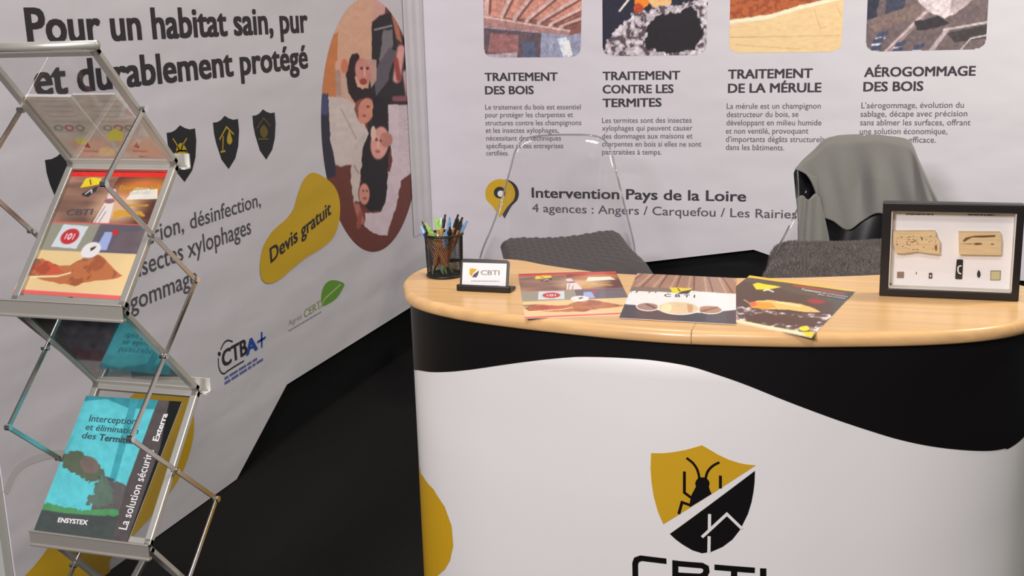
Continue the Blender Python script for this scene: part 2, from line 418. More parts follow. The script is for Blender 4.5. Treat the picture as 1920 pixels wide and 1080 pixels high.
# oval picture
y0 = WL.uv(603, 259)[0]; y1 = WL.uv(787, 255)[0]; zt = WL.uv(690, -4)[1]; zb = WL.uv(697, 477)[1]
yc, zc, ra, rb = (y0+y1)/2, (zt+zb)/2, (y1-y0)/2, (zt-zb)/2
def oval(x, y):
    p = Paint(x, y, (82, 40, 34)); n = p
    p.poly([(600, -20), (720, -20), (705, 60), (700, 200), (600, 260)], (168, 130, 110)); p.poly([(600, 80), (634, 60), (630, 185), (600, 260)], (156, 96, 58))
    p.poly([(700, -20), (725, -20), (720, 40), (700, 60)], (165, 125, 118))
    p.poly([(600, 175), (615, 176), (624, 250), (630, 330), (600, 340)], (34, 32, 46)); p.poly([(600, 175), (614, 178), (616, 215), (600, 215)], (52, 55, 85))
    p.poly([(697, 40), (712, 28), (735, 22), (750, 60), (768, 95), (785, 172), (770, 197), (740, 205), (720, 250), (690, 250), (690, 180), (697, 110)], (26, 23, 28), 2)
    p.poly([(718, 58), (738, 56), (736, 85), (722, 118), (712, 116)], (92, 88, 92), 3); p.line((702, 56), (735, 48), 2, (150, 145, 145))
    p.poly([(728, 90), (742, 95), (728, 150), (705, 180), (700, 140)], (70, 66, 74), 2)
    p.line((738, 26), (749, 78), 9, (140, 84, 66)); p.line((745, 76), (752, 84), 5, (45, 35, 35)); p.line((752, 92), (744, 148), 15, (172, 122, 116)); p.line((742, 112), (748, 148), 9, (120, 50, 44)); p.line((762, 138), (768, 180), 14, (165, 136, 140)); p.line((740, 185), (770, 185), 10, (110, 60, 70))
    p.poly([(660, 100), (673, 99), (674, 118), (666, 145), (670, 165), (695, 168), (708, 195), (668, 195), (652, 172), (648, 140)], (30, 18, 22), 3)
    p.poly([(688, 110), (706, 112), (706, 150), (696, 165)], (150, 118, 110))
    p.ell(681, 134, 15, 25, (160, 105, 98), -10); p.ell(681, 153, 7, 6, (122, 48, 46)); p.ell(678, 128, 3, 3, (80, 40, 40)); p.ell(689, 128, 3, 3, (80, 40, 40)); p.line((683, 128), (684, 141), 3, (190, 140, 130))
    p.ell(636, 124, 8, 13, (172, 128, 110)); p.ell(646, 124, 7, 14, (160, 95, 72)); p.line((634, 136), (635, 175), 10, (138, 112, 104)); p.line((645, 145), (650, 180), 8, (158, 132, 124))
    p.poly([(615, 180), (655, 186), (672, 205), (692, 250), (684, 275), (676, 305), (640, 312), (630, 310), (620, 260)], (162, 150, 148), 2); p.line((640, 205), (668, 260), 3, (140, 128, 124))
    p.poly([(660, 280), (682, 250), (690, 262), (678, 310), (674, 345), (676, 378), (664, 384), (657, 340)], (158, 146, 142), 2)
    p.line((664, 310), (672, 325), 2, (120, 100, 96)); p.ell(685, 208, 16, 25, (166, 108, 92), 15); p.ell(683, 217, 3.5, 3, (136, 66, 58)); p.ell(690, 200, 3, 2.5, (90, 50, 45)); p.poly([(668, 190), (680, 184), (672, 200), (672, 225), (664, 205)], (110, 60, 48))
    p.poly([(698, 182), (732, 186), (726, 225), (734, 245), (728, 300), (725, 393), (690, 396), (679, 372), (676, 330), (682, 270), (700, 235)], (20, 16, 21), 2)
    p.poly([(728, 196), (770, 197), (787, 166), (792, 300), (786, 312), (750, 340), (726, 345), (736, 300), (728, 250)], (168, 152, 160), 1)
    st = (np.sin(p.y*2.0) > .2) & (p.x > 748) & (p.y > 195) & (p.y < 285) & (p.c[:, 0] > 140); p.put(st*.35, (120, 108, 118))
    p.poly([(728, 320), (752, 335), (744, 385), (726, 441), (700, 438), (684, 424), (684, 400), (716, 396), (724, 372)], (166, 150, 158), 2)
    p.ell(712, 268, 17, 31, (176, 124, 116), 8); p.ell(724, 262, 12, 14, (150, 98, 90)); p.ell(708, 284, 5, 3, (138, 74, 66)); p.ell(714, 264, 2.5, 2.5, (96, 52, 48)); p.line((709, 262), (709, 275), 3, (196, 148, 138)); p.ell(706, 262, 3, 3, (95, 50, 45)); p.ell(700, 250, 5, 14, (190, 150, 142))
    p.ell(685, 363, 13, 24, (24, 16, 20)); p.ell(683, 364, 10, 20, (168, 110, 100)); p.ell(684, 372, 4, 2.5, (128, 66, 60)); p.ell(681, 358, 2, 2, (90, 50, 48)); p.ell(688, 358, 2, 2, (90, 50, 48)); p.line((668, 382), (678, 415), 11, (142, 84, 74)); p.line((666, 380), (676, 380), 3, (50, 38, 38)); p.line((676, 400), (672, 425), 8, (120, 60, 50))
    p.mod(.05, .12, .12)
    return p.c
# polar grid for a clean rim
def polar(u, v):
    t = u*2*math.pi; r = v**.85
    return WL.to3(np.stack([yc+ra*r*np.cos(t), zc+rb*r*np.sin(t)], -1), .0012)
painted('family_photo', polar, 420, 110, oval, PHOTO, lb, 2.1, label='oval photo of four people lying in a ring on a wooden floor')

# certification marks
q = lambda P: cp(P, 6.857, 380, 600)
text('certification_lettering', WL, [('CTB', (417, 690), (464, 663), 32)], INK, lb, bold=.035)
bl = text('certification_lettering', WL, [('A', (461, 668), (483, 655), 29)], BLUE, lb, bold=.04, off=.0012, label='blue letter A')
shape('certification_plus', WL, [q([(745, 155), (768, 150), (768, 350), (748, 362)]), q([(700, 270), (810, 205), (808, 240), (702, 305)])], BLUE, lb, label='blue plus sign')
shape('certification_ring', WL, [q([(385, 280), (320, 262), (270, 300), (228, 385)]), q([(200, 490), (205, 600), (235, 672), (275, 690), (320, 655), (430, 585), (530, 525)])], INK, lb, stroke=.006, smooth=4)
shape('certification_dot', WL, [q([(212+20*math.cos(a), 435+30*math.sin(a)) for a in np.linspace(0, 6.28, 13)[:-1]])], INK, lb)
def dashes(surf, rows, m, parent, name='fine_print', off=.0006, seed=1):
    r = random.Random(seed); P = []
    for (a, b, h) in rows:
        a = surf.uv(*a); b = surf.uv(*b); L = np.linalg.norm(b-a); d = (b-a)/L; n = np.array([-d[1], d[0]]); 
        hh = h; t = 0
        while t < L:
            w = min(L-t, hh*r.uniform(2, 6)); 
            if w > hh*.5: P.append([a+d*t, a+d*(t+w), a+d*(t+w)+n*hh, a+d*t+n*hh])
            t += w+hh*.7
    return shape(name, surf, None, m, parent, uvs=P, off=off)
dashes(WL, [((421, 713), (482, 675), .010), ((421, 722), (493, 676), .010)], mat('ink_blue_soft', lin((105, 112, 165)), .7), lb)
text('leaf_lettering', WL, [('Agréé', (541, 611), (566, 597), 10)], INKL, lb)
text('leaf_lettering', WL, [('CERTI', (570, 597), (604, 575), 15)], mat('ink_olive', lin((150, 160, 100)), .7), lb, bold=.01, label='olive lettering')
dashes(WL, [((541, 622), (602, 586), .006)], INKL, lb, seed=4)
shape('leaf_logo', WL, [cp([(432, 745), (436, 715), (450, 690), (475, 680), (512, 692), (505, 715), (485, 745), (455, 765), (438, 770)], 1.863, 370, 160)], GREEN, lb, smooth=3, label='green leaf emblem')
shape('leaf_vein', WL, [cp([(425, 782), (445, 745), (500, 695)], 1.863, 370, 160)], mat('ink_lightgreen', lin((190, 210, 150)), .7), lb, stroke=.006, off=.0012)

# back banner
bo = [(XL, .40), (-1.07, .416), (-.564, .493), (-.40, .44), (.1, .40), (2.2, .38), (2.2, 2.35), (XL, 2.35)]
bb = thing('fabric_banner', 'white fabric banner with four service columns and photo cards on the back wall', 'banner', (.05, YB, 0))
V, Fc = fabric_panel('cloth', WB, bo, .04, BANNER_L); obj('cloth', V, Fc, BANNER_L, bb)
def card(px, fn, m, parent, surf, lab, nu=150, nv=110):
    TL, TR, BR, BL = px; f = quad3(surf, px, .0008); asp = 1.25; r = .085
    def mask(u, v):
        x = np.minimum(u, 1-u)*1.0; y = np.minimum(v, 1-v)*asp
        return ~((x < r) & (y < r) & ((x-r)**2+(y-r)**2 > r*r))
    return painted('photo_card', f, nu, nv, fn, m, parent, 1.55, mask=mask, label=lab)
def c1(x, y):
    p = Paint(x, y, (120, 78, 72)); p.poly([(900, -200), (1100, -200), (1100, 20), (1060, 40), (900, 30)], (176, 122, 108))
    for x0, y0_, x1, y1_ in ((912, 26, 920, -110), (940, 31, 1010, -110), (965, 35, 1075, -110), (988, 39, 1110, -62), (1010, 43, 1120, -25), (1032, 47, 1120, 2), (1052, 51, 1120, 24)):
        p.line((x0, y0_), (x1, y1_), 8, (182, 152, 146), .15); p.line((x0+6, y0_), (x1+6, y1_+2), 4, (104, 66, 62), .5)
    p.poly([(900, 28), (960, 38), (1068, 58), (1068, 66), (900, 50)], (150, 112, 108)); p.line((900, 30), (1068, 58), 3, (190, 165, 160))
    p.poly([(900, 50), (1068, 66), (1100, 60), (1100, 120), (900, 120)], (132, 134, 156)); p.poly([(900, 52), (1015, 62), (1012, 120), (900, 120)], (84, 70, 78))
    p.poly([(920, 62), (972, 66), (972, 98), (914, 100)], (134, 92, 92)); p.poly([(912, 102), (970, 98), (970, 120), (905, 120)], (160, 145, 155)); p.poly([(980, 80), (1002, 78), (1008, 120), (982, 120)], (76, 84, 106)); p.poly([(1044, 72), (1062, 70), (1072, 112), (1058, 112)], (190, 196, 215)); p.poly([(1055, 78), (1067, 76), (1074, 104), (1064, 106)], (216, 214, 214))
    p.mod(.16, .15, .15); p.mod(.16, .5, .5, 2, 3); return p.c
def c2(x, y):
    p = Paint(x, y, (30, 30, 46)); p.poly([(1125, 100), (1150, 60), (1190, 22), (1330, -5), (1330, 120), (1120, 120)], (160, 150, 156), 8, .12)
    n = fbm(x*.14, y*.14, 3, 2); p.put(((n < .42) & (p.c[:, 0] > 100))*.85, (60, 48, 56)); p.put(((n > .62) & (p.c[:, 0] > 100))*.7, (205, 198, 205))
    p.poly([(1210, 50), (1235, 30), (1265, 25), (1300, 10), (1312, 35), (1322, 60), (1300, 92), (1250, 100), (1212, 90)], (26, 22, 28), 6, .12)
    p.poly([(1185, -120), (1290, -120), (1260, -8), (1215, 8), (1200, 22), (1188, 16), (1190, 0)], (224, 120, 34), 3); p.ell(1197, 15, 9, 9, (160, 60, 30)); p.poly([(1215, 0), (1260, -20), (1260, 8), (1225, 15)], (210, 160, 110), 4)
    p.line((1162, 20), (1182, -5), 4, (200, 190, 180)); p.mod(.2, .3, .3); return p.c
def c3(x, y):
    p = Paint(x, y, (206, 176, 132)); p.poly([(1360, -200), (1600, -200), (1600, -8), (1560, -4), (1500, 10), (1440, 28), (1360, 38)], (160, 84, 46), 2)
    p.line((1360, 42), (1440, 32), 7, (224, 206, 180)); p.line((1440, 32), (1500, 14), 7, (224, 206, 180)); p.line((1500, 14), (1600, -10), 7, (224, 206, 180))
    n = fbm(x*.2, y*.2, 3, 8); p.put(((n < .45) & (p.c[:, 0] < 190))*.6, (120, 52, 34))
    for a, b in (((1527, 18), (1538, 52)), ((1538, 54), (1550, 50)), ((1568, 10), (1578, 30)), ((1370, 70), (1575, 66)), ((1380, 84), (1500, 92))): p.line(a, b, 1.6, (184, 150, 108))
    p.mod(.06, .1, .3); return p.c
def c4(x, y):
    p = Paint(x, y, (98, 84, 86)); 
    p.poly([(1620, -60), (1660, -60), (1640, 40), (1620, 55)], (44, 46, 62), 4); p.poly([(1670, -60), (1720, -60), (1690, 30), (1660, 30)], (56, 58, 76), 4)
    p.poly([(1620, 40), (1740, 0), (1760, 20), (1640, 60)], (112, 94, 90)); p.line((1640, 120), (1745, 15), 9, (168, 150, 152)); p.line((1640, 120), (1740, 25), 3, (120, 100, 100))
    p.poly([(1715, 40), (1765, 28), (1780, 45), (1720, 60)], (48, 42, 48), 3); p.line((1720, 130), (1775, 56), 8, (158, 142, 144)); p.line((1770, 56), (1860, 40), 4, (176, 164, 164)); p.poly([(1775, 62), (1860, 44), (1860, 70), (1790, 80)], (58, 52, 54)); p.line((1800, 95), (1820, 72), 3, (168, 158, 160)); p.line((1820, 72), (1860, 64), 3, (168, 158, 160))
    for (a, b) in ((1646, 62), (1638, 74), (1634, 88), (1680, 80), (1674, 92), (1714, 86)): p.poly([(a, b), (a+20, b-5), (a+17, b+4), (a-3, b+9)], (60, 66, 88)); p.line((a-3, b+10), (a+12, b+9), 3, (200, 200, 210))
    p.poly([(1715, -60), (1830, -60), (1822, 0), (1800, 20), (1773, 34), (1745, 24), (1722, 4)], (190, 176, 180), 2); p.poly([(1790, -60), (1830, -60), (1825, 0), (1795, 22), (1780, 26)], (160, 144, 146), 2)
    p.mod(.2, .2, .2); return p.c
card([(905, -100), (1093, -106), (1088.5, 107), (908, 108)], c1, PHOTO, bb, WB, 'photo card of a beamed wooden ceiling')
card([(1129, -108), (1331, -116), (1324, 103), (1130, 105.5)], c2, PHOTO, bb, WB, 'photo card of an orange termite on pale rubble')
card([(1372, -118), (1588, -126), (1577, 97), (1367, 99.5)], c3, PHOTO, bb, WB, 'photo card of rust-red fungus on beige boards')
card([(1632, -128), (1861, -138), (1848, 92), (1623, 97)], c4, PHOTO, bb, WB, 'photo card of grey roof timbers and white dome')
H = mat('ink_heading', (.05, .043, .055), .7, bump=CLOTHB); T = mat('ink_body', (.12, .11, .125), .7)
cols = [
 ([('TRAITEMENT', (909, 152), (1046, 151.5), 15.5), ('DES BOIS', (909.7, 177), (1001, 176.5), 15.5)],
  [('Le traitement du bois est essentiel', (910, 205.5), (1089, 205), 9.5), ('pour protéger les charpentes et', (910, 220), (1074.5, 219.5), 9.5), ('structures contre les champignons', (910.5, 235), (1090, 234.5), 9.5), ('et les insectes xylophages,', (911, 249), (1048, 249), 9.5), ('nécessitant des techniques', (912, 263.5), (1052, 263.5), 9.5), ('spécifiques et des entreprises', (912, 278), (1056, 278), 9.5), ('certifiées.', (912, 291.5), (954, 291.5), 9.5)]),
 ([('TRAITEMENT', (1130, 150.5), (1275.5, 149), 16), ('CONTRE LES', (1130, 175.5), (1263, 174.5), 16), ('TERMITES', (1130, 201), (1240.5, 200), 16)],
  [('Les termites sont des insectes', (1129, 230.5), (1296.7, 230), 9.8), ('xylophages qui peuvent causer', (1129, 245), (1298.6, 244.5), 9.8), ('des dommages aux maisons et', (1129, 260), (1298.6, 259.5), 9.8), ('charpentes en bois si elles ne sont', (1129, 274.5), (1315, 275), 9.8), ('pas traitées à temps.', (1129, 289.5), (1240.5, 290), 9.8)]),
 ([('TRAITEMENT', (1365, 148), (1523.7, 146), 17.5), ('DE LA MÉRULE', (1364.8, 174.3), (1540, 172.8), 17.5)],
  [('La mérule est un champignon', (1362.6, 204), (1538.8, 203.5), 10.5), ('destructeur du bois, se', (1362.6, 219.6), (1497, 219), 10.5), ('développant en milieu humide', (1362, 235), (1540, 235), 10.5), ('et non ventilé, provoquant', (1361, 250.7), (1515.8, 250.5), 10.5), ("d'importants dégâts structurels", (1361, 266), (1546, 266.5), 10.5), ('dans les bâtiments.', (1361, 281), (1470.5, 282), 10.5)]),
 ([('AÉROGOMMAGE', (1620, 144.4), (1829, 142), 18), ('DES BOIS', (1618.5, 171.6), (1731, 170.4), 18)],
  [("L'aérogommage, évolution du", (1615, 203), (1807, 202), 11), ('sablage, décape avec précision', (1613.4, 219), (1813.4, 218), 11), ('sans abîmer les surfaces, offrant', (1612.8, 235), (1819.5, 235), 11), ('une solution économique,', (1612, 251.4), (1776, 251.4), 11), ('écologique et efficace.', (1612, 267), (1754.5, 267.5), 11)])]
for h, t in cols:
    for l_ in h: text('heading', WB, [l_], H, bb, bold=.030)
    text('paragraph', WB, t, T, bb, bold=.004)
text('region_heading', WB, [('Intervention Pays de la Loire', (997, 370.5), (1399, 378), 19)], H, bb, bold=.022)
text('agency_list', WB, [('4 agences : Angers / Carquefou / Les Rairies', (998, 397.5), (1494, 410), 15.5)], mat('ink_agency', (.11, .10, .12), .7), bb, bold=.008)
def pin(cx, cy, r, tip): return [(cx+r*math.cos(a), cy+r*.98*math.sin(a)) for a in np.linspace(math.radians(150), math.radians(390), 22)]+[(cx+r*.5, cy+r*.85), (cx, tip), (cx-r*.5, cy+r*.85)]
shape('pin_shadow', WB, [pin(946, 363, 27, 410)], INK, bb)
shape('map_pin', WB, [pin(938, 363, 28, 408)], YEL, bb, off=.0012, label='yellow map pin symbol')
shape('pin_hole', WB, [[(937+11*math.cos(a), 361+11*math.sin(a)) for a in np.linspace(0, 6.28, 19)[:-1]]], INK, bb, off=.0018)
shape('pin_center', WB, [[(939+6*math.cos(a), 363+6*math.sin(a)) for a in np.linspace(0, 6.28, 19)[:-1]]], WHITEINK, bb, off=.0024)

# ------------------------------------------------------------------ counter
ZT = .93
front = [(-1.093, 2.50), (-1.064, 2.443), (-1.02, 2.395), (-.955, 2.352), (-.857, 2.310), (-.719, 2.275), (-.58, 2.25), (-.47, 2.236), (-.36, 2.232), (-.19, 2.248), (-.05, 2.278), (.085, 2.318), (.19, 2.368), (.264, 2.43), (.31, 2.50)]
rightend = [(.345, 2.60), (.34, 2.69), (.31, 2.76), (.24, 2.82), (.16, 2.85), (.09, 2.852)]
back = [(.01, 2.835), (-.10, 2.795), (-.22, 2.757), (-.36, 2.732), (-.50, 2.728), (-.64, 2.735), (-.72, 2.758), (-.817, 2.798), (-.89, 2.840), (-.953, 2.852), (-1.015, 2.832), (-1.065, 2.80), (-1.115, 2.745), (-1.135, 2.67), (-1.125, 2.575)]
bean = smooth_poly(front+rightend+back, 6)
def offs(P, d):
    t = np.roll(P, -1, 0)-np.roll(P, 1, 0); t /= np.linalg.norm(t, axis=1)[:, None]; return P+np.stack([-t[:, 1], t[:, 0]], 1)*d   # inward for ccw
ct = thing('counter', 'exhibition counter with bean-shaped beech top, black and white wrap and insect shield logo', 'counter', (-.4, 2.5, 0))
V, Fc = [], []; n = len(bean); prof = [(.006, ZT-.030), (.0015, ZT-.026), (0, ZT-.019), (0, ZT-.013), (.002, ZT-.007), (.006, ZT-.0025), (.012, ZT)]
for d, z in prof: V += [(p[0], p[1], z) for p in offs(bean, d)]
for r in range(len(prof)-1): Fc += [[r*n+i, r*n+(i+1) % n, (r+1)*n+(i+1) % n, (r+1)*n+i] for i in range(n)]
Fc += [[i for i in range(n)][::-1], [(len(prof)-1)*n+i for i in range(n)]]
top = obj('countertop', V, Fc, BEECH, ct, smooth=True)
for p in top.data.polygons[-2:]: p.use_smooth = False
MB().box((-.3606, 2.236, ZT-.028), (-.3597, 2.73, ZT+.0002)).build('seam', mat('seam_dark', (.25, .16, .08), .6), ct)
MB().box((-.3606, 2.2305, ZT-.026), (-.3597, 2.236, ZT-.004)).build('seam', mat('seam_dark'), ct)
ins = offs(bean, .016)
# wrap runs from the back of the left end round the front to the back of the right end
nb = len(ins); i0 = 6*(len(front)+len(rightend)+len(back)-3); i1 = 6*(len(front)+2)
path = [ins[i % nb] for i in range(i0, nb+i1+1)]
BODY = Wrap(path); SM = BODY.s[-1]
us = np.linspace(0, SM, 150); zs = np.linspace(.015, ZT-.03, 12)
V = [BODY.to3(np.array([u, z])) for z in zs for u in us]; Fc = [[r*150+i, r*150+i+1, (r+1)*150+i+1, (r+1)*150+i] for r in range(11) for i in range(149)]
wr = obj('wrap_panel', V, Fc, WHITEC, ct, smooth=True); md = wr.modifiers.new('thick', 'SOLIDIFY'); md.thickness = .004; md.offset = -1 
md.offset = 1 if (np.array(wr.data.polygons[700].normal)@np.array([0, -1, 0]) < 0) else -1
wave = [(769, 687), (785, 694), (809, 697.5), (842, 697), (882.5, 693), (944, 684), (1005, 676), (1066, 670), (1106.6, 669), (1168, 671), (1229, 676), (1290, 686), (1340, 701), (1400, 722), (1472, 751), (1568.5, 787), (1641, 811), (1689, 825), (1747, 837), (1809, 844), (1857, 845), (1886, 840), (1903, 833)]
wv = np.array([BODY.uv(*p) for p in wave]); wv = wv[np.argsort(wv[:, 0])]
wv = np.concatenate([[[0, wv[0, 1]+.03]], wv, [[SM, wv[-1, 1]+.05]]]); sp = smooth_poly(wv, 6, closed=False)
us = np.linspace(0, SM, 260); V = []; Fc = []
for u in us:
    z0 = np.interp(u, sp[:, 0], sp[:, 1])
    for k in range(5): V.append(BODY.to3(np.array([u, z0+(ZT-.03-z0)*k/4]), .0008))
for i in range(259): Fc += [[i*5+k, (i+1)*5+k, (i+1)*5+k+1, i*5+k+1] for k in range(4)]
obj('black_wave', V, Fc, BLACKC, ct, smooth=True, label='black upper wave of the wrap')
yb_ = [(777, 872), (793, 892), (813, 917), (834, 949.6), (847, 986), (850, 1023), (844, 1051), (834, 1068), (818, 1082), (800, 1094), (788, 1100)]
yu = [BODY.uv(*p) for p in yb_]; yu = [(0.12, yu[0][1]+.03)]+[tuple(a) for a in yu]+[(.12, yu[-1][1])]
shape('yellow_drop', BODY, None, YELC, ct, uvs=[yu], off=.0008, label='yellow drop at the left edge of the wrap')
L = lambda P: cp(P, 3.858, 1140, 800)
shape('shield_upper', BODY, [L([(312, 190), (400, 191), (480, 182), (560, 167), (620, 151), (680, 133), (740, 168), (800, 203), (870, 236), (950, 262), (1010, 273), (1070, 278), (400, 705), (360, 610), (330, 500), (315, 400), (308, 300)])], YELC, ct, off=.0008, label='yellow half of the shield logo')
shape('shield_lower', BODY, [L([(1063, 318), (1060, 400), (1052, 470), (1038, 545), (1012, 630), (975, 705), (955, 745), (900, 815), (830, 868), (750, 903), (680, 915), (610, 893), (540, 852), (490, 815), (447, 775)])], BLACKC, ct, off=.0008, label='black half of the shield logo')
mm = .0148
shape('insect', BODY, [L([(683+52*math.cos(a), 410+46*math.sin(a)) for a in np.linspace(0, 6.28, 21)[:-1]]), L([(650, 365), (715, 365), (710, 400), (655, 400)]), L([(640, 425), (728, 425), (738, 460), (750, 484), (590, 582), (592, 545), (605, 490)])], BLACKC, ct, off=.0014)
shape('insect_limbs', BODY, [L([(568, 225), (615, 262), (648, 315), (664, 385)]), L([(806, 256), (758, 282), (720, 325), (704, 385)])], BLACKC, ct, off=.0014, stroke=.0052, smooth=4)
shape('insect_limbs', BODY, [L([(553, 322), (553, 475), (602, 512)]), L([(813, 352), (813, 445)]), L([(512, 630), (536, 545), (592, 565)])], BLACKC, ct, off=.0014, stroke=.0060)
shape('roof_lines', BODY, [L([(735, 630), (734, 742)]), L([(680, 797), (860, 630), (972, 738)]), L([(732, 790), (730, 912)])], mat('counter_white'), ct, off=.0016, stroke=.0064)
shape('logo_lettering', BODY, [L([(423, 972), (240, 950), (207, 962), (197, 990), (200, 1190), (215, 1220), (250, 1232), (423, 1250)]), L([(487, 966), (487, 1262)]), L([(467, 985), (680, 1003), (708, 1018), (712, 1045), (700, 1070), (670, 1082), (500, 1072)]), L([(670, 1082), (712, 1100), (722, 1130), (722, 1210), (700, 1240), (660, 1252), (467, 1240)]), L([(770, 1015), (1062, 1038)]), L([(912, 1035), (912, 1290)]), L([(1122, 1023), (1122, 1300)])], BLACKC, ct, off=.0010, stroke=.0128, label='black letters CBTI')
MB().box((-.95, 2.50, .002), (.15, 2.70, .02)).build('base_plate', BLACKM, ct)
MB().box((-.95, 2.48, .45), (.15, 2.72, .465)).build('shelf', BLACKM, ct)

# ------------------------------------------------------------------ brochures on the counter
TB = Plane((0, 0, ZT), (1, 0, 0), (0, 1, 0))
def brochure(name, px, z, fn, lab, uvmode=False, nu=200, nv=110, gain=1.35):
    pl = Plane((0, 0, z+.0012), (1, 0, 0), (0, 1, 0)); C4 = [pl.to3(pl.uv(*p)) for p in px]; lo = [c-np.array([0, 0, .0012]) for c in C4]
    ce = sum(C4)/4
    t = thing(name, lab, 'brochure', (ce[0], ce[1], z), 'brochures laid out on the counter')
    MB().add(C4+lo, [[0, 3, 2, 1], [4, 5, 6, 7], [0, 1, 5, 4], [1, 2, 6, 5], [2, 3, 7, 6], [3, 0, 4, 7]]).build('pages', PAPER, t)
    painted('cover', quad3(pl, px, .0003), nu, nv, fn, GLOSSP, t, gain, uvmode=uvmode)
    return t, pl
def merule(u, v):                                    # u right, v up, 0..1
    p = Paint(u, v, (118, 92, 78)); 
    p.poly([(0, .55), (.45, .55), (.5, .97), (0, .97)], (132, 100, 84)); p.mod(.25, 3, 22, 2, 1)
    p.poly([(.42, .55), (1, .55), (1, .97), (.5, .97)], (84, 48, 38)); p.ell(.62, .70, .22, .14, (200, 165, 130), 0, .9); p.ell(.8, .86, .25, .08, (190, 110, 50), 0, .9); p.poly([(.66, .76), (.96, .77), (.92, .85), (.70, .86)], (248, 232, 200))
    p.poly([(.60, .62), (.92, .63), (.9, .66), (.62, .66)], (200, 150, 40), .02, 20); p.poly([(.66, .705), (.9, .71), (.9, .725), (.66, .72)], (190, 140, 40))
    p.ell(.50, .80, .035, .045, (210, 195, 200)); p.poly([(.44, .56), (.47, .74), (.56, .74), (.60, .56)], (222, 208, 200)); p.ell(.51, .745, .05, .02, (140, 95, 100)); p.line((.49, .70), (.46, .57), .008, (120, 110, 120)); p.line((.52, .66), (.50, .57), .008, (120, 110, 120))
    p.put((v > .945)*1., (206, 34, 30)); p.put((v > .985)*1., (34, 16, 16))
    p.poly([(.16, .85), (.17, .93), (.24, .94), (.33, .93), (.33, .88)], (232, 196, 30)); p.poly([(.20, .80), (.33, .87), (.33, .82), (.28, .775), (.22, .785)], (48, 44, 46)); p.line((.24, .80), (.28, .835), .01, (220, 215, 210)); p.line((.28, .835), (.30, .81), .01, (220, 215, 210)); p.line((.22, .92), (.25, .88), .01, (60, 50, 20))
    p.put(((v < .565) & (v > .34))*1., (140, 140, 122)); p.put(((v < .565) & (v > .34) & (u > .52))*1., (92, 88, 98)); p.poly([(.58, .36), (.60, .50), (.68, .50), (.69, .36)], (150, 165, 205)); p.ell(.70, .50, .03, .025, (185, 45, 45)); p.poly([(.72, .36), (1, .36), (1, .52), (.75, .50)], (104, 92, 96))
    p.poly([(.15, .37), (.17, .55), (.42, .54), (.40, .36)], (196, 206, 208)); p.ell(.285, .455, .085, .062, (178, 46, 50)); 
    for k in (-.038, .038): p.line((.285+k, .435), (.285+k, .475), .010, (235, 220, 220))
    p.ell(.285, .455, .02, .026, (235, 220, 220)); p.ell(.285, .455, .009, .014, (178, 46, 50))
    p.put((abs(v-.565) < .006)*1., (205, 90, 80)); p.put((v < .34)*1., (232, 190, 138)); 
    p.poly([(.02, .20), (.12, .27), (.25, .23), (.42, .24), (.52, .31), (.60, .33), (.70, .30), (.84, .22), (.95, .17), (.86, .14), (.70, .12), (.55, .08), (.35, .09), (.22, .11), (.05, .13)], (176, 108, 66), .02, 9); p.poly([(.05, .17), (.15, .25), (.32, .22), (.40, .18), (.25, .15)], (190, 84, 60), .02, 9); p.line((.05, .125), (.35, .145), .014, (244, 216, 170)); p.line((.35, .145), (.45, .175), .012, (244, 216, 170))
    n = fbm(u*14, v*18, 3, 5); p.put(((n < .42) & (v < .34) & (p.c[:, 2] < 90))*.5, (130, 66, 44)); p.poly([(0, .26), (.1, .27), (.12, .24), (0, .23)], (120, 96, 70), .01, 12)
    p.ell(.545, .355, .085, .062, (248, 244, 240)); p.poly([(.53, .37), (.58, .39), (.575, .365), (.545, .345)], (60, 55, 40)); p.poly([(.52, .375), (.55, .395), (.57, .39)], (220, 190, 50)); p.put((v < .028)*1., (226, 96, 84)); p.put(((v > .028) & (v < .036))*1., (240, 190, 170)); return p.c
B1 = [(972, 514), (1154, 508), (1192, 588), (984, 597)]
t1, pl1 = brochure('brochure', B1, ZT, merule, 'dry rot brochure with red top band and round sign, leftmost of three on the counter', uvmode=True)
def cb2(x, y):
    p = Paint(x, y, (240, 236, 228)); p.poly([(1180, 500), (1390, 510), (1390, 552), (1290, 545), (1172, 545)], (150, 112, 92))
    for k in range(9): p.line((1200+k*24, 512), (1185+k*36-40, 548), 4, (176, 138, 116)); p.line((1206+k*24, 512), (1193+k*36-36, 548), 2.5, (96, 62, 50))
    p.poly([(1172, 545), (1180, 537), (1270, 541), (1260, 548)], (110, 100, 92)); p.poly([(1290, 545), (1390, 552), (1390, 566), (1290, 556), (1172, 548), (1150, 560), (1150, 612), (1390, 622), (1390, 575)], (240, 236, 228))
    p.poly([(1150, 568), (1200, 573), (1260, 588), (1330, 586), (1390, 580), (1390, 625), (1140, 615)], (62, 60, 68))
    for (cx, cy, rx, ry, c) in ((1214.5, 575, 22, 8.5, (150, 120, 112)), (1331, 580.5, 24, 8.5, (170, 122, 96)), (1272.5, 577.5, 39.5, 13, (216, 188, 150))):
        p.ell(cx, cy, rx, ry, (250, 246, 240), 2, .04); p.ell(cx, cy, rx-1.8, ry-1.5, c, 2, .05)
    p.ell(1250, 577, 10, 9, (236, 210, 168)); p.poly([(1288, 570), (1300, 572), (1298, 586), (1290, 586)], (190, 150, 110)); p.line((1212, 570), (1228, 577), 3, (80, 60, 70)); p.line((1315, 584), (1345, 576), 3, (120, 84, 66))
    p.poly([(1255, 539), (1296, 540), (1296, 544), (1262, 550)], (226, 196, 30)); p.poly([(1298, 543), (1290, 551), (1268, 551), (1280, 546)], (44, 42, 44)); p.line((1271, 541), (1275, 546), 2, (50, 44, 20)); p.mod(.05, .2, .4); return p.c
B2 = [(1194.7, 512.5), (1380, 521.7), (1380, 608), (1161, 596)]
